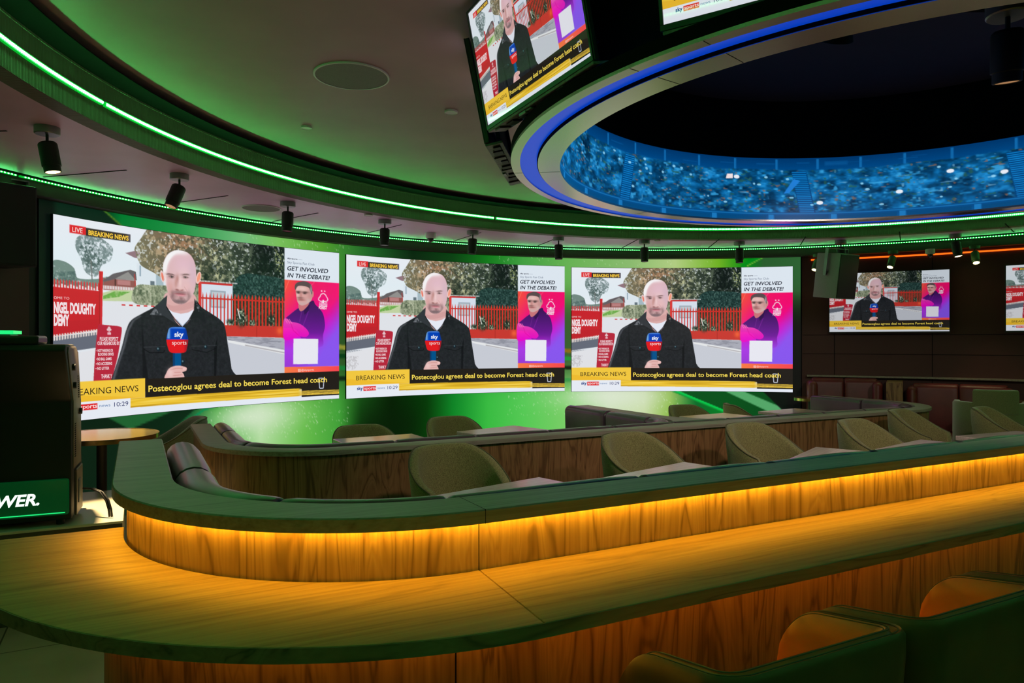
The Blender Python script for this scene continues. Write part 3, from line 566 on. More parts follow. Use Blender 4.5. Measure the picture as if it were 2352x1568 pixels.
# ================================================================ flat televisions
def flat(wd, ht, y=-.0005, lift=.0006):
    def mp(s, t, k): return (s-.5)*wd, np.full_like(s, y-lift*k), ht/2-t*ht
    return mp
def television(name, label, wd, loc, face, tilt, m, group, pic, depth=.045, text=True):
    """local axes: picture looks along -Y, origin at the middle of the picture; face = plan angle of the outward normal (degrees)"""
    ht = wd*9/16; t = thing(name, label, 'television', loc, R(face+90), group); t.rotation_euler = (R(-tilt), 0, R(face+90))
    t.rotation_euler = (Matrix.Rotation(R(face+90), 4, 'Z') @ Matrix.Rotation(R(tilt), 4, 'X')).to_euler()
    b = .011; c = MB().box((-wd/2-b, .0005, -ht/2-b-.008), (wd/2+b, depth*.45, ht/2+b), .004).build('casing', 'satin', t)
    MB().box((-wd*.36, depth*.45, -ht*.36), (wd*.36, depth, ht*.3), .012).build('back_cover', 'black', t)
    for a, q in (((-wd/2-b, -.006, -ht/2-b-.008), (wd/2+b, .0004, -ht/2)), ((-wd/2-b, -.006, ht/2), (wd/2+b, .0004, ht/2+b)), ((-wd/2-b, -.006, -ht/2), (-wd/2, .0004, ht/2)), ((wd/2, -.006, -ht/2), (wd/2+b, .0004, ht/2))):
        MB().box(a, q, .001, 1).build('bezel', 'satin', c)
    picture('screen_image', pic, flat(wd, ht), m, t, NEWS_TEXT if text else ()); return t
for label, (x0, y0), (x1, y1), pull in (('wall television on the dark right wall, half hidden by the hanging speaker', (4.003, 9.072), (5.161, 8.464), .03), ('wall television on the dark right wall, cut off by the right edge of the photo', (5.609, 8.126), (6.38, 7.07), .03)):
    mx_, my_ = (x0+x1)/2, (y0+y1)/2; nx, ny = (CW[0]-mx_), (CW[1]-my_); L = math.hypot(nx, ny)
    television('wall_television', label, 1.295, (mx_, my_, 1.985), math.degrees(math.atan2(ny, nx)), 0, 'tvfar', 'televisions on the dark right wall', NEWS_SMALL)
# ---------------------------------------------------------------- the hanging ring
t = thing('ceiling_ring', 'large round ring hanging from the ceiling with blue light band and crowd display inside', 'hanging ring', (CR[0], CR[1], ZR))
inv = Matrix.Translation((-CR[0], -CR[1], -ZR)); n = 300
ri, b0, b1, ro = 2.106*K, 2.238*K, 2.342*K, 2.396*K
MB().sweep(circle(CR, ri, n), [(0, ZR), (-(b0-ri), ZR), (-(b0-ri), ZR+.012), (0, ZR+.012)], True).xf(inv).build('inner_rim', 'steel', t, 30)
MB().sweep(circle(CR, b1, n), [(0, ZR), (-(ro-b1), ZR), (-(ro-b1), ZR+.012), (0, ZR+.012)], True).xf(inv).build('outer_rim', 'steel', t, 30)
MB().sweep(circle(CR, b0, n), [(0, ZR+.016), (-(b1-b0), ZR+.006), (-(b1-b0), ZR+.04), (0, ZR+.04)], True).xf(inv).build('blue_light_band', 'blue', t, 30)
MB().sweep(circle(CR, b0, n), [(0, ZR+.004), (-.004, ZR+.004), (-.004, ZR+.016), (0, ZR+.016)], True).xf(inv).build('shadow_gap', 'pitch', t)
MB().sweep(circle(CR, b1, n), [(-.002, ZR+.0125), (-.012, ZR+.0125), (-.012, ZR+.06), (.0, ZR+.06), (.0, ZR+.041), (-.002, ZR+.041)], True).xf(inv).build('light_shroud', 'pitch', t, 30)  # added shroud, keeps the blue light from spilling onto the drum
MB().sweep(circle(CR, 2.235*K, n), [(0, ZR+.041), (-.012, ZR+.041), (-.012, ZC-.002), (0, ZC-.002)], True).xf(inv).build('outer_drum', 'pitch', t, 30)
MB().sweep(circle(CR, ri+.012, n), [(0, ZR+.045), (-.10, ZR+.045), (-.10, 1.5+2.1*K), (0, 1.5+2.1*K)], True).xf(inv).build('inner_drum', 'pitch', t, 30)
MB().sweep(circle(CR, 2.372*K, n), [(0, ZR+.0125), (-.02, ZR+.0125), (-.02, ZR+.058), (0, ZR+.058)], True).xf(inv).build('outer_skirt', 'pitch', t, 30)
for a in (172.5, 128., 84., 40., -4., -48., -92., -136., 216.):
    for r0, r1 in ((ri+.003, b0-.002), (b1+.002, ro-.003)):
        m_ = MB().box((r0, -.0012, -.0006), (r1, .0012, .001)).xf(Matrix.Translation((0, 0, 0)) @ rot_z(R(a))); m_.build('panel_joint', 'black', t)
def crowd_picture():
    c = Canvas(0, 0, 250, .545, 1500, 110); rs = np.random.RandomState(8); cl = np.clip      # x: degrees, y: metres from the top
    c.a[:] = ramp(c.Y, [(0,(0,52,104)),(.1,(0,70,130)),(.14,(0,58,110)),(.4,(0,60,116)),(.545,(0,84,146))])
    m = c.noise(2.3, .044, 31, 3); h = c.noise(1.5, .030, 32, 2); big = c.noise(9, .11, 33, 2)
    inb = cl((c.Y-.085-.02*big)/.015, 0, 1)*cl((.475-c.Y)/.012, 0, 1)
    c.put(inb, ramp(m*.8+big*.2, [(.22,(0,36,66)),(.42,(4,64,106)),(.58,(8,94,152)),(.76,(30,136,204))]))
    c.put(inb*cl((h-.64)/.2,0,1), (60,166,226), .8); c.put(inb*cl((c.noise(1.1,.022,34,1)-.88)/.12,0,1),(170,220,250),.6); c.put(inb*cl((c.noise(1.2,.02,35,2)-.76)/.08,0,1)*.8,(150,100,80),.8); c.put(inb*cl((c.noise(1.1,.02,36,2)-.70)/.1,0,1),(40,90,80),.7)
    for a, wd in ((134.4, 3.4), (85.8, 3.4), (42, 3.4), (178, 3.4), (0, 3.4), (220, 3.4)):
        x = 215-a; sk = 2.0 if a < 110 else -2.0
        c.poly([(x-wd/2-sk*.5,.115),(x+wd/2-sk*.5,.115),(x+wd*.56+sk*.5,.478),(x-wd*.56+sk*.5,.478)], (0,62,118))
        for k in range(22):
            yy = .122+k*.0162; f = (yy-.3)/.36; c.rect(x-wd*.48+sk*f, yy, x+wd*.48+sk*f, yy+.007, (16,130,206))
    for k in range(26): x = 4+k*9.7+rs.rand()*3; c.rect(x, .012, x+.55, .10, (20,112,180), .8)
    for k in range(40): x = rs.rand()*250; c.rect(x, .03+rs.rand()*.04, x+3+rs.rand()*3, .035+rs.rand()*.04, (8,84,146), .5)
    c.rect(0,.478,250,.486,(20,110,176))
    for k in range(18): x = 5+k*14.5; c.rect(x,.49,x+1.3,.545,(24,118,186)); c.rect(x+1.5,.497,x+14,.545,(0,70,120),.8)
    for _ in range(70): x, y = rs.rand()*250, .12+rs.rand()*.33; c.ell(x, y, .28+.25*rs.rand(), .006+.005*rs.rand(), (150,214,246), .85)
    for x, y in ((133,.39),(113.,.17),(160,.20),(150,.33),(170,.26)): c.ell(x, y, .75, .016, (232,236,246))
    c.poly([(110.5,.15),(112,.145),(112,.185),(110.2,.19)], (240,224,226)); c.poly([(127,.18),(128.5,.2),(126,.30),(124.6,.31)], (36,130,220), .9)
    return np.clip(c.a, 0, 255)
def crowd_map(s, tt, k):
    a = np.radians(215-250*s); r = ri+.004; return CR[0]+r*np.cos(a), CR[1]+r*np.sin(a), 1.5+1.6*K-tt*.545*K
p = picture('crowd_display', crowd_picture(), crowd_map, 'crowd', t); p.data.transform(inv)
# ---------------------------------------------------------------- televisions round the ring, each leaning out over the room
def ring_tv(label, mid, face, text=True):
    mid = (mid[0]*K, mid[1]*K); wd = 1.05*K; ht = wd*9/16; tl = 11.3; bz = 1.5+1.162*K; a = R(face); zc = bz+ht/2*math.cos(R(tl)); off = ht/2*math.sin(R(tl))
    loc = (mid[0]+math.cos(a)*off, mid[1]+math.sin(a)*off, zc)
    t = television('ring_television', label, wd, loc, face, tl, 'tv', 'televisions hung round the ring', NEWS if text else NEWS_SMALL, .05, text)
    h = ht/2+.019
    rail = MB().box((-wd/2-.005, -.004, -h-.012), (wd/2+.005, .085, -h), .003).build('lower_rail', 'mech', t)
    for i in range(9): x = -wd/2+.05+i*.095; MB().box((x, .004+.012*(i % 3), -h-.02), (x+.05+.02*(i % 2), .065, -h-.0125), .002, 1).build('electronics_box', 'black' if i % 3 else 'mech', rail)
    MB().box((.30-wd/2, .0, -h-.026), (.36-wd/2, .02, -h-.012), .003).build('sensor', 'grey', t)
    for x in (-.3, .3):
        br = MB(); br.box((x-.02, .045, -.22), (x+.02, .065, .22)); br.cyl((x, .06, -.17), (x, .14, -.15), .008, 8); br.cyl((x, .06, .12), (x, .15, .12), .008, 8)
        br.build('mounting_bracket', 'black', t)
    return t
rt = 'ring television '
ring_tv('television on the hanging ring, angled left, showing the whole news picture', (.099, 3.395), 205.5)
ring_tv('television on the hanging ring at the top edge, only its lower left corner in view', (.993, 2.345), 235.9)
ring_tv('edge-on television on the ring, a thin black slab left of the angled one', (-.087, 4.675), 172.5, False)
ring_tv('television on the hanging ring turned away toward the curved wall, underside just below the ring', (.565, 5.86), 138, False)
ring_tv('television on the far side of the hanging ring, only its lower rail showing', (1.70, 6.52), 106, False)
# ================================================================ fittings on the ceilings
def spotlight(label, xy, lean, face, lit, name='ceiling_spotlight', z=ZS, body='black', group='ceiling spotlights along the soffit', sc=1.):
    """canopy disc, knuckle, barrel; lean in degrees from straight down toward plan angle face"""
    t = thing(name, label, 'spotlight', (*xy, z), 0, group); k = sc
    MB().lathe([(0, 0), (.058*k, 0), (.058*k, -.034*k), (.054*k, -.038*k), (0, -.038*k)], 28).build('canopy', 'grey' if body == 'black' else body, t, 40)
    d = Vector((math.cos(R(face))*math.sin(R(lean)), math.sin(R(face))*math.sin(R(lean)), -math.cos(R(lean)))); q = Vector((0, 0, -.078*k)); off = Vector((math.cos(R(face)), math.sin(R(face)), 0))*.0
    MB().cyl((0, 0, -.036*k), (0, 0, -.085*k), .007*k, 10).build('knuckle', 'black', t)
    mx = (-d).to_track_quat('Z', 'Y').to_matrix()
    b = MB().lathe([(0, 0), (.036*k, 0), (.042*k, -.006*k), (.044*k, -.012*k), (.044*k, -.120*k), (.039*k, -.122*k), (.039*k, -.150*k), (.034*k, -.152*k), (.033*k, -.146*k), (0, -.146*k)], 26, q, mx).build('barrel', body, t, 40)
    MB().lathe([(0, 0), (.0325*k, 0), (.0325*k, -.002*k), (0, -.002*k)], 20, q+d*.1475*k, mx).build('lamp_lens', 'bulb' if lit > 1 else ('bulbdim' if lit else 'satin'), b)
    if lit > 1:
        ld = bpy.data.lights.new('spot_beam', 'SPOT'); lo = bpy.data.objects.new('spot_beam', ld); COL.objects.link(lo); lo.parent = t; lo.location = q+d*.16*k
        lo.rotation_euler = d.to_track_quat('-Z', 'Y').to_euler(); ld.energy = lit; ld.color = (1, .72, .38); ld.spot_size = R(32 if lit > 100 else 58); ld.spot_blend = .5; ld.shadow_soft_size = .03
    return t
SP = [((-2.637,4.075),10,14,650,'ceiling spotlight glowing warm with a bright bulb, nearest on the left'),((-2.417,5.221),22,230,1,'ceiling spotlight tilted to the left, second from the left'),((-1.955,6.265),4,250,0,'ceiling spotlight beside the round soffit loudspeaker'),((-1.272,7.185),3,250,0,'ceiling spotlight between the round soffit loudspeaker and the dome camera'),
 ((-.431,7.893),4,200,0,'ceiling spotlight just right of the dome camera above the middle screen'),((.544,8.388),3,280,0,'ceiling spotlight above the gap between middle and right big screens'),((1.592,8.641),3,280,0,'ceiling spotlight above the left part of the rightmost big screen'),((2.77,8.754),3,260,0,'ceiling spotlight above the right part of the rightmost big screen'),
 ((3.954,8.641),8,300,1,'ceiling spotlight hanging just in front of the boxy hanging speaker'),((5.028,8.149),12,300,12,'ceiling spotlight with a lit warm lens, farthest right under the soffit')]
for xy, lean, face, lit, lab in SP: spotlight(lab, xy, lean, face, lit, sc=1.12)
for xy, face, lab in (((3.80,8.93),215,'green tinted wall spotlight half hidden left of the hanging speaker'),((4.56,8.60),215,'green tinted wall spotlight above the half hidden wall television'),((5.25,8.15),250,'green tinted wall spotlight right of the small dome camera')):
    spotlight(lab, xy, 28, face, 3, 'wall_spotlight', ZB, 'greenbody', 'green tinted spotlights along the right wall', .95)
spotlight('dark track spotlight hanging inside the opening of the ring', (2.236*K, 3.24*K), 10, 60, 1, 'track_spotlight', 1.5+1.52*K, 'black', None, 1.28)
tk = thing('lighting_track', 'black lighting track with added fill floodlights inside the opening of the ring', 'lighting track', (2.1, 2.86, 1.5+1.56*K))
MB().box((-.95, -.035, 0), (.95, .035, .03)).build('rail', 'pitch', tk); MB().cyl((-.6, 0, .03), (-.6, 0, .495), .01, 8).cyl((.6, 0, .03), (.6, 0, .495), .01, 8).build('hanger', 'pitch', tk)
for x_, dr_, en, sz in ((-.8, (0, 2.3, -3), 72, 108), (.8, (.15, 2.5, -3), 72, 108)):      # added unseen wide floodlights that brighten the booths
    d = Vector(dr_).normalized(); mx = (-d).to_track_quat('Z', 'Y').to_matrix()
    hd_ = MB().cyl((x_, 0, 0), (x_, 0, -.04), .008, 8).lathe([(0, .02), (.05, .0), (.075, -.07), (.07, -.07), (.045, -.01), (0, -.01)], 24, (x_, 0, -.05), mx).build('fill_head', 'black', tk, 40)
    ld = bpy.data.lights.new('fill_lamp', 'SPOT'); lo = bpy.data.objects.new('fill_lamp', ld); COL.objects.link(lo); lo.parent = tk; lo.location = Vector((x_, 0, -.05))+d*.085
    lo.rotation_euler = d.to_track_quat('-Z', 'Y').to_euler(); ld.energy = en; ld.color = (1, .80, .68); ld.spot_size = R(sz); ld.spot_blend = .6; ld.shadow_soft_size = .07
def round_plate(name, label, cat, xy, z, r, m, rim, group=None, th=.008):
    t = thing(name, label, cat, (*xy, z), 0, group)
    MB().lathe([(0, 0), (r, 0), (r, -th), (r*.955, -th-.001), (r*.955, -th*.5), (0, -th*.5)], 48).build('rim', rim, t, 40)
    MB().lathe([(0, -th*.5-.0005), (r*.95, -th*.5-.0005), (r*.95, -th*.9), (0, -th*.9)], 48).build('cover', m, t, 40); return t
round_plate('ceiling_loudspeaker', 'large round grey loudspeaker grille in the raised ceiling', 'loudspeaker', (-.917, 4.111), ZC, .213, 'sgrille', 'white', 'round ceiling loudspeakers')
round_plate('ceiling_loudspeaker', 'round loudspeaker grille in the lower soffit above the leftmost screen', 'loudspeaker', (-2.28, 6.53), ZS, .17, 'sgrille', 'white', 'round ceiling loudspeakers')
for (x, y), z, r, lab, m in (((-1.455,5.087),ZC,.038,'small round sprinkler cover in the green lit part of the ceiling','white'),((-.402,4.741),ZC,.043,'small white disc in the ceiling left of the ring television','white'),((-1.373,6.866),ZS,.041,'small white disc in the soffit left of the dome camera','white'),((1.742,8.604),ZS,.036,'small white disc in the soffit above the rightmost big screen','white'),((5.299,7.711),ZS,.05,'small white disc in the soffit, farthest right','white')):
    round_plate('ceiling_disc', lab, 'ceiling fitting', (x, y), z, r, m, m, 'small round covers in the ceilings', .012)
def dome(label, xy, z, r=.062):
    t = thing('dome_camera', label, 'security camera', (*xy, z), 0, 'dome security cameras')
    MB().lathe([(0, 0), (r, 0), (r, -.045), (r*.9, -.058), (r*.6, -.06), (0, -.06)], 32).build('housing', 'white', t, 40)
    MB().lathe([(r*.62, -.058)]+[(r*.62*math.cos(a), -.066-r*.62*math.sin(a)) for a in np.linspace(0, PI/2, 9)], 28).build('dome', 'smoke', t, 60); return t
dome('white dome security camera under the soffit above the middle screen', (-.912, 8.051), ZS); dome('small dome camera by the orange strip on the right wall', (4.92, 8.45), ZB, .05)
# ---------------------------------------------------------------- loudspeaker boxes hung from the bulkhead
def hung_speaker(label, xy, face, z0, z1, wd, dp, tilt, m='satin'):
    t = thing('hanging_speaker', label, 'loudspeaker', (*xy, z0), 0, 'boxy hanging loudspeakers'); h = z1-z0
    t.rotation_euler = (Matrix.Rotation(R(face+90), 4, 'Z') @ Matrix.Rotation(R(tilt), 4, 'X')).to_euler()
    c = MB().prism([(-wd/2, -dp/2), (wd/2, -dp/2), (wd*.33, dp/2), (-wd*.33, dp/2)], 0, h, .008).build('cabinet', m, t, 40)
    MB().box((-wd/2+.012, -dp/2-.006, .015), (wd/2-.012, -dp/2+.001, h-.015), .002).build('front_grille', 'black', t)
    b = MB()
    for s in (-1, 1): b.box((s*(wd/2+.004)-.004, -.02, h*.5), (s*(wd/2+.004)+.004, .02, h+.06))
    b.box((-wd/2-.008, -.02, h+.055), (wd/2+.008, .02, h+.063)); b.build('bracket', 'grey', t)
    MB().box((-wd*.33-.05, -.0, h*.52), (-wd*.33+.0, .035, h*.60), .002).build('clamp', 'grey', t); return t
hung_speaker('black boxy loudspeaker hung at top left beside the leftmost screen', (-3.67, 5.02), -35, 2.03, 2.60, .50, .34, 0)
hung_speaker('black loudspeaker with a screen-lit grey cabinet hung between the big screens and wall television', (3.84, 8.62), -60, 2.02, 2.55, .36, .36, 7, 'sgrille')  # cabinet greyed: the screens' light is put into its colour
# ================================================================ booths, counter and seating (built on the u, v axes)
def uvthing(name, label, cat, u, v, z=0., group=None): return thing(name, label, cat, uvw(u, v, z), A, group)
def L_path(u0, v0, v_end, u_end, r=.705, n=26):
    """left arm (coming down), fillet, long straight: walls lie on the left of the path when walked this way"""
    return [(u0, v_end-(v_end-v0-r)*i/6) for i in range(7)][:-1]+arc((u0+r, v0+r), r, 180, 270, n)+[(u0+r+(u_end-u0-r)*i/12, v0) for i in range(1, 13)]
def sub(path, a, b):
    """the stretch of a path between two lengths along it"""
    d = [0]
    for p, q in zip(path[:-1], path[1:]): d.append(d[-1]+math.hypot(q[0]-p[0], q[1]-p[1]))
    f = lambda s: (np.interp(s, d, [p[0] for p in path]), np.interp(s, d, [p[1] for p in path]))
    return [f(a)]+[p for p, s in zip(path, d) if a+.01 < s < b-.01]+[f(b)], d[-1]
def roll(o0, o1, z0, z1, n=7):
    """cushion cross-section with a rounded top"""
    c, r = (o0+o1)/2, (o1-o0)/2
    return [(o0+.012, z0), (o1-.012, z0)]+[(c+r*math.cos(a), z1-r*.8+r*.8*math.sin(a)) for a in np.linspace(0, PI, n+2)]
def cushions(root, inv, path, cuts, o0, o1, z0, z1, m, name='back_cushion'):
    for a, b in zip(cuts[:-1], cuts[1:]):
        p, _ = sub(path, a+.004, b-.004); pr = roll(o0, o1, z0, z1); mb = MB(); k = len(pr)
        mb.sweep(p, pr); cx = sum(q[0] for q in pr)/k; cz = sum(q[1] for q in pr)/k
        n = len(p)                                          # pull the two ends in so that neighbours part at a seam
        def pull(i, f):
            for q in range(k):
                x, y, z = mb.v[i*k+q]; t_ = mb.v[i*k:(i+1)*k]; gx = sum(c[0] for c in t_)/k if q == 0 else pull.g[0]; gy = sum(c[1] for c in t_)/k if q == 0 else pull.g[1]
                if q == 0: pull.g = (gx, gy)
                mb.v[i*k+q] = (gx+(x-gx)*f, gy+(y-gy)*f, cz+(z-cz)*(1-(1-f)*.35))
        pull(0, .9); pull(n-1, .9)
        p2, _ = sub(path, a+.004, a+.03)
        o = mb.xf(inv).build(name, m, root, 50)
        bv = o.modifiers.new('soft', 'BEVEL'); bv.width = .014; bv.segments = 2; bv.limit_method = 'ANGLE'; bv.angle_limit = R(50)
# ---------------------------------------------------------------- front booth
P1 = L_path(-.023, 1.461, 3.03, 6.4); base = (1.6, 1.5)
inv = Matrix.Translation((-base[0], -base[1], 0))
b1_ = uvthing('booth_seating', 'front curved booth with dark wood cap and amber lit wood panel', 'booth seating', *base)
MB().sweep(P1, [(0, 0), (.10, 0), (.10, 1.1005), (0, 1.1005)]).xf(inv).build('panel', 'oak', b1_, 40)
MB().sweep(P1, [(-.035, 1.1005), (-.035, 1.128), (-.032, 1.131), (.106, 1.131), (.110, 1.127), (.110, 1.101), (.0, 1.101), (-.002, 1.113), (-.030, 1.113), (-.030, 1.1005)]).xf(inv).build('cap', 'cap', b1_, 40)
MB().sweep(P1, [(-.024, 1.1035), (-.010, 1.1035), (-.010, 1.1085), (-.024, 1.1085)]).xf(inv).build('amber_light_strip', 'amber', b1_)
jm = MB().box((.6792, 1.4604, .0), (.6808, 1.461, 1.10)).box((.6794, 1.4258, 1.1), (.6806, 1.57, 1.1312)); jm.xf(inv).build('panel_joint', 'pitch', b1_)
s0 = 1.569-.705; tot = sub(P1, 0, 1)[1]
u2s = lambda u: s0+.705*PI/2+(u-.682)         # length along the path at position u
cuts = [.02, .67, u2s(.678)-.55, u2s(.678), u2s(1.268), u2s(1.77), u2s(2.27), u2s(2.77), u2s(3.35), u2s(3.95), u2s(4.55), u2s(5.15), u2s(5.75), tot-.02]
cushions(b1_, inv, P1, cuts, .118, .235, .60, 1.124, 'hide')
MB().sweep(P1, [(.105, .12), (.58, .12), (.58, .52), (.56, .57), (.25, .58), (.105, .58)]).xf(inv).build('seat', 'hide', b1_, 40)
# platform under the front booth
pf = MB().prism([(.10, 1.57), (6.6, 1.57), (6.6, 4.10), (.10, 4.10)], 0, .12); po = structure(pf, 'floor_platform', 'carpet'); po.rotation_euler = (0, 0, A)
# ---------------------------------------------------------------- counter in front of it
cc = (.682, 2.166); n = 40
outer = [(cc[0]-1.038, 2.248)]+arc(cc, 1.038, 180, 270, n)+[(5.2, 1.128)]; inner = [(5.2, 1.456)]+[(x, y) for x, y in arc(cc, .712, 270, 180, 34)]+[(cc[0]-.712, 2.248)]
ct = uvthing('bar_counter', 'long golden wood bar counter with a rounded left end in the foreground', 'counter', 1.6, 1.3)
inv = Matrix.Translation((-1.6, -1.3, 0))
k = .004
seamL = [(x, y) for x, y in outer if x <= .655]; 
wt = MB().prism(seamL+[(.655, 1.128), (.678, 1.456)]+[p for p in inner if p[0] < .67], .962, .99, .002); wt.xf(inv).build('worktop', 'top', ct, 40)
wt = MB().prism([(.6575, 1.128), (5.2, 1.128), (5.2, 1.456), (.6805, 1.456)], .962, .99, .002); wt.xf(inv).build('worktop', 'top', ct, 40)
eb = MB().sweep(outer, [(-.0016, .9625), (.0003, .9625), (.0003, .9885), (-.0016, .9885)]); eb.xf(inv).build('edge_band', 'edge', ct, 40)
bp = [(cc[0]-.757, 2.24)]+arc(cc, .757, 180, 270, 26)+[(5.2, 1.409)]
MB().sweep(bp, [(0, 0), (.04, 0), (.04, .9615), (0, .9615)]).xf(inv).build('base_panel', 'walnut', ct, 40)
MB().sweep(bp, [(-.05, .945), (-.035, .945), (-.035, .951), (-.05, .951)]).xf(inv).build('amber_light_strip', 'amber2', ct)
MB().box((.60, 1.4075, 0), (.603, 1.4095, .961)).xf(inv).build('panel_joint', 'pitch', ct)
# ---------------------------------------------------------------- second booth, lower down, with arms at both ends and a divider
z2 = .87; P2 = L_path(.385, 4.18, 5.97, 6.42); PR = [(6.42, 4.18)]+arc((6.42, 4.885), .705, 270, 360, 22)+[(7.125, 4.885+.149*i) for i in range(1, 7)]
P2 = P2[:-1]+PR; base = (3.6, 4.3); inv = Matrix.Translation((-base[0], -base[1], 0))
b2_ = uvthing('booth_seating', 'second booth with dark walnut panel, rounded ends and a dividing arm', 'booth seating', *base)
MB().sweep(P2, [(0, 0), (.10, 0), (.10, z2-.028), (0, z2-.028)]).xf(inv).build('panel', 'walnut', b2_, 40)
MB().sweep(P2, [(.004, z2-.040), (.02, z2-.040), (.02, z2-.0285), (.004, z2-.0285)]).xf(inv).build('shadow_gap', 'pitch', b2_)
MB().sweep(P2, [(-.022, z2-.028), (-.022, z2-.003), (-.018, z2), (.117, z2), (.12, z2-.004), (.12, z2-.028)]).xf(inv).build('cap', 'cap', b2_, 40)
ud = 3.90
fl_ = lambda s, r: [(ud+s*.075+s*r*(1-math.cos(a)), 4.302+r*(1-math.sin(a))) for a in np.linspace(PI/2, 0, 9)]
L_ = [(ud-.075-.34*(1-math.sin(a)), 4.301+.34*(1-math.cos(a))) for a in np.linspace(0, PI/2, 10)]; R_ = [(ud+.075+.55*(1-math.sin(a)), 4.301+.55*(1-math.cos(a))) for a in np.linspace(0, PI/2, 10)]
MB().prism(L_+[(ud-.075, 5.97), (ud+.075, 5.97)]+R_[::-1], z2-.028, z2, .002).xf(inv).build('divider_cap', 'cap', b2_, 40)
MB().box((ud-.055, 4.29, 0), (ud+.055, 5.95, z2-.029)).xf(inv).build('divider_panel', 'walnut', b2_)
tot = sub(P2, 0, 1)[1]; s0 = 1.79-.705; cs = [.02, .6, s0+.3]+[s0+1.107+.36+.56*i for i in range(10)]; cs = [c for c in cs if c < tot-1.7]+[tot-1.35, tot-.68, tot-.02]
cushions(b2_, inv, P2, cs, .128, .25, .40, z2+.012, 'plum')
dl = [(ud-.085, 5.96-.1*i) for i in range(11)]+[(ud-.085-.30*(1-math.cos(a)), 4.96-.0-.30*math.sin(a)) for a in np.linspace(.1, PI/2, 10)]
dl = [(ud-.088, 5.96-.11*i) for i in range(10)]+[(x-.012, y+.012) for x, y in [(ud-.075-.34*(1-math.sin(a)), 4.301+.34*(1-math.cos(a))) for a in np.linspace(PI/2, .15, 12)]]
Ld = sub(dl, 0, 1)[1]; cushions(b2_, inv, [(x, y) for x, y in dl][::-1], [0, Ld*.3, Ld*.62, Ld], 0, .13, .40, z2+.012, 'plum')
MB().sweep(P2, [(.105, .05), (.58, .05), (.58, .40), (.56, .44), (.25, .45), (.105, .45)]).xf(inv).build('seat', 'plum', b2_, 40)
# ---------------------------------------------------------------- tub chairs
def shell(rx, ry, hb, hf, zb, th, amax, flat=35, taper=.86, m='tweed', n=44, front_drop=.0):
    ins, outs = [], []; mb = MB(); rows = 9
    for i in range(n+1):
        th_ = R(-amax+2*amax*i/n); a = abs(math.degrees(th_)); s_ = min(max((a-flat)/(amax-flat), 0), 1); s_ = s_*s_*(3-2*s_); h = hb-(hb-hf)*s_
        e = min(1., (amax-a)/9.); h -= .05*(1-math.sqrt(max(0, 1-(1-e)**2)))
        ring = []
        for q, (o, zf) in enumerate([(0, 0), (0, .35), (0, .7), (0, .93), (.12, .985), (.5, 1.0), (.88, .985), (1, .93), (1, .6), (1, .25), (1, 0)]):
            z = zb+(h-zb)*zf; tp = taper+(1-taper)*min(1, (z-zb)/(hb-zb)*1.25); rr = 1-o*th/rx
            ring.append((math.sin(th_)*rx*rr*tp, math.cos(th_)*ry*(1-o*th/ry)*tp, z))
        mb.v += ring
    k = 11
    for i in range(n): mb.f += [(i*k+q, (i+1)*k+q, (i+1)*k+q+1, i*k+q+1) for q in range(k-1)]+[(i*k+k-1, (i+1)*k+k-1, (i+1)*k, i*k)]
    mb.f += [tuple(range(k)), tuple(n*k+q for q in range(k))[::-1]]
    return mb, [mb.v[i*k+4] for i in range(n+1)], [mb.v[i*k+7] for i in range(n+1)]
def tub_chair(label, m='tweed', group='olive tub chairs at the booth tables', hb=.80):
    t = thing('tub_chair', label, 'chair', (0, 0, 0), 0, group)
    mb, r0, r1 = shell(.285, .29, hb, hb-.185, .36, .055, 118, 30); s_ = mb.build('back_shell', m, t, 60)
    MB().tube([(x*1.006, y*1.006, z+.001) for x, y, z in r0], .0042, 6).build('piping', 'welt', s_, 60)
    st = MB(); st.lathe([(0, .36), (.215, .36), (.235, .38), (.24, .43), (.225, .46), (.12, .475), (0, .478)], 36, (0, -.02, 0)); st.build('seat', m, t, 50)
    for sx in (-1, 1):
        for sy in (-1, 1): MB().cyl((sx*.15, sy*.15-.01, .37), (sx*.21, sy*.20-.01, 0), .018, 10, .011).build('leg', 'black', t)
    return t
def place(x, y): return (x, y)
c0 = tub_chair('olive tub chair in the front booth, nearest, left of the first pinkish table')
F1 = [((-.27,3.86),6,'olive tub chair in the front booth, the large leftmost one'),((.83,4.38),8,'olive tub chair in the front booth, behind the second table from the left'),((1.76,4.92),4,'green shaded olive tub chair in the front booth, third from the left'),((2.66,5.18),10,'wide olive tub chair in the front booth, fourth from the left'),((3.45,5.98),16,'olive tub chair turned sideways in the front booth, fifth from the left'),((4.30,6.20),16,'greenish olive tub chair in the front booth, farthest right')]
for i, (p, da, lab) in enumerate(F1):
    if i == 0: c0.location = (*p, .12); c0.rotation_euler = (0, 0, A+R(da)); c0['label'] = lab
    else: copy_thing(c0, (*p, .12), A+R(da), lab)
F2 = [((-1.17,5.84),2,'olive tub chair behind the second booth, below the gap between leftmost and middle screens'),((-.49,6.52),2,'olive tub chair behind the second booth, below the middle big screen'),((1.98,7.75),0,'olive tub chair behind the second booth, just right of the divider, only its top showing'),((2.68,8.10),62,'grey olive tub chair turned to the right below the rightmost big screen')]
for p, da, lab in F2: copy_thing(c0, (*p, 0), A+R(da), lab)
lc = tub_chair('grey brown tub chair between the left brass rimmed table and the second booth', 'grey_tweed', 'lounge chairs on the left', .89); lc.location = (-2.73, 5.70, 0); lc.rotation_euler = (0, 0, R(-60))
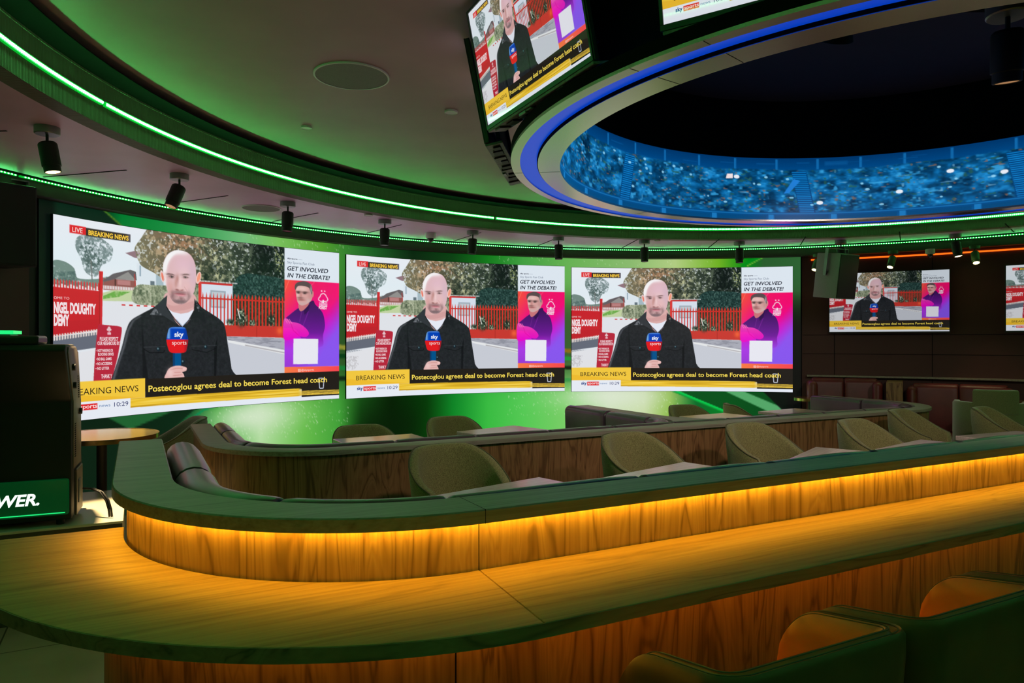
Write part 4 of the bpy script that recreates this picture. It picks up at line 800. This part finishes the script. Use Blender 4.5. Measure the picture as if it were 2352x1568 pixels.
# ---------------------------------------------------------------- square tables
def square_table(label, z=.75):
    t = thing('square_table', label, 'table', (0, 0, 0), 0, 'square wooden booth tables')
    MB().box((-.325, -.285, z-.03), (.325, .285, z), .004).build('tabletop', 'tabletop', t)
    MB().cyl((0, 0, .02), (0, 0, z-.03), .035, 16).build('column', 'black', t, 40); MB().box((-.2, -.2, 0), (.2, .2, .018), .004).build('base_plate', 'black', t); return t
t0 = square_table('x')
T1 = [((.075,2.915),42,.12,'square table in the front booth with a pink reflection, nearest the camera'),((.85,3.335),42,.12,'square table in the front booth before the second tub chair from the left'),((1.85,3.87),53,.12,'square table in the front booth turned more than its neighbours'),((2.56,4.20),39.5,.12,'square table in the front booth, second from the right'),((3.38,4.68),24,.12,'square table in the front booth at the right edge of the photo'),
 ((-.955,5.445),30,0,'square table in the second booth, leftmost'),((-.03,6.0),43,0,'square table in the second booth with a pink reflection, below the middle screen'),((2.105,7.14),32,0,'square table in the second booth just right of the divider'),((3.07,7.66),34,0,'square table in the second booth glowing purple, below the rightmost screen')]
for i, (p, a, z, lab) in enumerate(T1):
    if i == 0: t0.location = (*p, z); t0.rotation_euler = (0, 0, R(a)); t0['label'] = lab
    else: copy_thing(t0, (*p, z), R(a), lab)
# ---------------------------------------------------------------- round brass rimmed tables
def round_table(label, xy, z, r):
    t = thing('round_table', label, 'table', (*xy, 0), 0, 'round brass rimmed tables')
    MB().lathe([(0, z-.03), (r, z-.03), (r, z-.002), (0, z-.002)], 64).build('tabletop', 'gloss', t, 40)
    MB().lathe([(r-.001, z-.032), (r+.004, z-.032), (r+.004, z), (r-.006, z), (r-.006, z-.0015), (r-.001, z-.0015)], 64).build('brass_rim', 'brass', t, 40)
    MB().cyl((0, 0, .02), (0, 0, z-.03), .033, 18).build('column', 'black', t, 40); MB().lathe([(0, 0), (r*.5, 0), (r*.47, .014), (.04, .022), (0, .022)], 36).build('base_plate', 'black', t, 40); return t
round_table('round brass rimmed table on the left, reflecting the yellow news banner', (-2.855, 5.0), .855, .357)
round_table('round brass rimmed table by the oxblood bench below the wall television', (3.62, 8.68), .82, .20)
round_table('round brass rimmed table at the right edge behind the green lounge chair', (5.55, 7.45), .87, .28)
# ---------------------------------------------------------------- bar stools with orange leather
def bar_stool(label):
    t = thing('bar_stool', label, 'bar stool', (0, 0, 0), 0, 'orange leather bar stools at the counter')
    hw, dp, rc, th = .230, .275, .065, .046                      # back along x at y = 0 (toward the room), arms run to +y
    pth = [(-hw, dp*(1-i/24.)+rc*i/24.) for i in range(24)]+arc((-hw+rc, rc), rc, 180, 270, 12)+[(-hw+rc+(2*hw-2*rc)*i/8, 0) for i in range(1, 8)]+arc((hw-rc, rc), rc, 270, 360, 12)+[(hw, rc+(dp-rc)*i/24) for i in range(1, 25)]
    zb = .62
    def shellm(o0, o1, inset=0.):
        mb = MB(); pr = [(o0, 0.), (o1, 0.), (o1, .88), (o1-(o1-o0)*.15, .975), ((o0+o1)/2, 1.), (o0+(o1-o0)*.15, .975), (o0, .88)]; mb.sweep(pth, pr); k = len(pr)
        for i, (x, y, z) in enumerate(mb.v):
            f = min(1., max(0., (y-.02)/(dp-.02))); h = .995-.045*f; e = max(0, (y-(dp-.095))/.095); h -= .12*(1-math.sqrt(max(0., 1-min(1, e)**2)))
            mb.v[i] = (x*(1-.05*(1-z)), y-.03*(z-1)*(1-f)*0+(-.03*(z-.5)*(1-f)), zb+(h-zb)*z)
        return mb
    inner = shellm(.020, .050).build('inner_back', 'tan', t, 50); outer = shellm(0, .0215).build('outer_back', 'tan_shade', t, 50)  # outer back: the orange leather with shade put into its colour
    seam = MB()
    for o in (.010, .016, .030, .038):
        mb = MB().sweep(pth, [(o, 0), (o+.001, 0)]); ps = []
        for i in range(0, len(mb.v), 2):
            x, y, z = mb.v[i]; f = min(1., max(0., (y-.02)/(dp-.02))); h = .995-.045*f; e = max(0, (y-(dp-.095))/.095); h -= .12*(1-math.sqrt(max(0., 1-min(1, e)**2)))
            ps.append((x, y-.015*(1-f), zb+(h-zb)*(1.0-(abs(o-.025)/.025)**2*.028)+.0005))
        seam.tube(ps, .0011, 5)
    seam.build('stitching', 'welt', outer)
    MB().box((-.205, .05, .60), (.205, .45, .72), .035, 3).build('seat', 'tan', t, 60)
    for sx in (-1, 1):
        for y in (.08, .38): MB().cyl((sx*.15, y, .605), (sx*.19, .04 if y < .2 else .42, 0), .014, 10, .011).build('leg', 'black', t)
    MB().tube([(-.172, .062, .25), (.172, .062, .25), (.172, .40, .25), (-.172, .40, .25), (-.172, .062, .25)], .008, 8).build('footrest', 'black', t); return t
b0 = bar_stool('nearest orange leather bar stool at the counter, leftmost of the three'); b0.location = uvw(.997, .797); b0.rotation_euler = (0, 0, A)
copy_thing(b0, uvw(1.470, .797), A, 'middle orange leather bar stool, its dark back filling the lower right corner')
copy_thing(b0, uvw(1.943, .797), A, 'farthest orange leather bar stool, only its arm seen past the middle one')
# ---------------------------------------------------------------- benches along the right wall
def wall_bench(label, a0, a1, m, z1, group=None, sd=.40):
    am = R((a0+a1)/2); r0 = RW-.12; t = thing('wall_bench', label, 'bench', (CW[0]+5.4*math.cos(am), CW[1]+5.4*math.sin(am), 0), 0, group); inv = Matrix.Translation(-t.location)
    p = arc(CW, r0, a0, a1, 24); L = sub(p, 0, 1)[1]; k = max(2, round(L/.55))
    cushions(t, inv, p[::-1] if a1 < a0 else p, [L*i/k for i in range(k+1)], .0, .16, .45, z1, m)
    MB().sweep(p, [(.0, .12), (sd, .12), (sd, .40), (sd-.02, .45), (.0, .45)]).xf(inv).build('seat', m, t, 40)
    for a in (a0, a1):
        q = (CW[0]+(r0-.31)*math.cos(R(a)), CW[1]+(r0-.31)*math.sin(R(a))); MB().box((-.12, -.055, .1), (.30, .055, z1-.03), .05, 3).xf(Matrix.Translation((q[0], q[1], 0)) @ rot_z(R(a))).xf(inv).build('arm_end', m, t, 60)
    return t
wall_bench('oxblood leather bench against the right wall beside the rightmost big screen', 63.4, 71.0, 'red', 1.05, 'leather benches along the right wall')
wall_bench('very dark leather bench along the right wall, right of the wood pier', 50, 59.6, 'red', 1.01, 'leather benches along the right wall')
pr_ = MB().box((-.30, -.085, 0), (.30, .085, 1.03), .003); o = pr_.build('bench_pier', 'walnut'); am = R(61.5); o.location = (CW[0]+5.40*math.cos(am), CW[1]+5.40*math.sin(am), 0); o.rotation_euler = (0, 0, am); tag(o, 'brown wood pier standing between the two leather wall benches', 'pier')
o = MB().sweep(arc(CW, RW-.003, 38, 71.4, 40), [(0, 1.055), (.11, 1.055), (.11, 1.075), (0, 1.075)]).build('wall_shelf', 'cap', None, 40); tag(o, 'narrow dark wood ledge running along the right wall above the benches', 'shelf')
# green lounge chair on the right
t = thing('lounge_chair', 'green velvet lounge chair with two tier back at the right edge', 'chair', (4.82, 7.22, 0), R(153))
def curved_pad(r, a0, a1, z0, z1, th): return MB().sweep(arc((0, 0), r, a0, a1, 18), [(0, z0), (th*.15, z0-.008), (th, z0), (th, z1-.02), (th*.8, z1), (th*.2, z1), (0, z1-.02)])
curved_pad(.34, 56, 124, .80, 1.03, .085).build('upper_back', 'velvet', t, 50); curved_pad(.335, -15, 195, .36, .90, .07).build('wrap_back', 'velvet', t, 50)
MB().lathe([(0, .34), (.30, .34), (.32, .37), (.31, .44), (.2, .46), (0, .46)], 36).build('seat', 'velvet', t, 50)
for sx in (-1, 1):
    for sy in (-1, 1): MB().cyl((sx*.18, sy*.18, .35), (sx*.21, sy*.21, 0), .016, 10).build('leg', 'black', t)
# ---------------------------------------------------------------- gaming machines on their white plinth
pl = uvthing('machine_plinth', 'low cream plinth under the dark gaming machine on the left', 'plinth', -1.45, 4.573)
MB().box((.1, 0, 0), (1.38, .96, .485)).build('body', 'tile', pl); MB().box((.095, -.006, .485), (1.385, .965, .5), .003).build('top_slab', paint('pale_slab', (.66,.60,.46), .3), pl)
def gaming_machine(label, loc, rz, full=True):
    t = thing('gaming_machine', label, 'gaming machine', loc, rz, 'gaming machines on the left')
    W_ = .66                                                        # local: x to the right (0 = right side), y away from the camera
    prof = [(0, .03), (0, .255), (.0, .68), (-.10, .80), (-.22, .955), (-.20, .985), (.10, .985), (.20, .95), (.33, .66), (.34, .40), (.40, .30), (.42, .03)]
    def slab(pr, x0, x1, bev=0.):
        bm = bmesh.new(); f = bm.faces.new([bm.verts.new((x0, y, z)) for y, z in pr]); r = bmesh.ops.extrude_face_region(bm, geom=[f])
        for v in [g for g in r['geom'] if isinstance(g, bmesh.types.BMVert)]: v.co.x = x1
        bmesh.ops.recalc_face_normals(bm, faces=bm.faces[:])
        if bev: bmesh.ops.bevel(bm, geom=[e for e in bm.edges if e.calc_face_angle(0) > .3], offset=bev, segments=2, profile=.5, affect='EDGES')
        return MB().bm(bm)
    body = slab(prof, -W_, 0, .012).build('cabinet', 'black', t, 40)
    side = slab([(y*.86+.025, z*.965+.02) for y, z in prof[2:10]]+[(.30, .30), (.03, .30)], -.001, .006, .002).build('side_panel', 'mech2', t, 40)
    for y, z in ((-.02, .86), (.02, .76), (.24, .60)):
        MB().cyl((.006, y, z), (.020, y, z), .018, 16).build('lock', 'black', side, 40)
    g = MB()
    for q in range(11): g.box((.0055, .17+.003*q, .80-.012*q), (.0075, .20+.003*q, .806-.012*q))
    for q in range(16): g.box((.0055, .06, .54-.012*q), (.0075, .10, .546-.012*q))
    g.build('vent_slots', 'pitch', side)
    MB().box((-W_+.05, -.20, .985), (-.12, .05, 1.03), .012).build('top_box', 'satin', t)
    MB().box((-W_+.02, -.012, .06), (-.012, .004, .255), .012, 2).build('lit_belly_panel', 'belly', t, 40)
    MB().box((-W_+.03, -.0155, .070), (-.03, -.0125, .075)).build('green_light_line', 'greenline', t)
    if full:
        p, f = glyphs('POWER.', .03, .22); sc = .058/CAP; x1 = p[:, 0].max(); mb = MB(); mb.add([(-.148+(x-x1)*sc, -.0135, .125+y*sc) for x, y in p], f); mb.build('lettering', 'logo', t)
    MB().box((.0, .10, .03), (.012, .33, .285), .004).build('socket_plate', 'mech2', t); MB().box((.012, .15, .09), (.017, .21, .22), .002).build('power_socket', 'grey', t)
    for y in (.05, .36): 
        for x in (-.06, -W_+.06): MB().cyl((x, y, 0), (x, y, .032), .02, 12).build('foot', 'black', t)
    return t
M['mech2'] = paint('bronze_metal', (.20, .165, .14), .45, .1, 20)
M['mech2'].node_tree.nodes['Principled BSDF'].inputs['Metallic'].default_value = .3
gaming_machine('dark gaming machine with a glowing green panel reading POWER, on the left', (-2.405, 3.925, .5), R(24))
o = gaming_machine('black gaming machine behind the nearer one, green lit top edge at far left', (-3.13, 4.70, 0), R(24), False); o.scale = (.72, 1, 1.5)
MB().box((-.60, -.205, 1.032), (-.10, .04, 1.046)).build('green_light_bar', 'greenline', o)
cb = MB()
for dx in (0, .014): cb.tube([(-2.47+dx, 4.14, .655), (-2.40+dx, 4.10, .66), (-2.34+dx, 4.08, .645), (-2.30+dx, 4.07, .60), (-2.285+dx, 4.07, .55), (-2.28+dx, 4.07, .507)], .006, 8)
o = cb.build('power_cable', 'black', None, 40); tag(o, 'dark power cables curling from the gaming machine onto the plinth', 'cable')
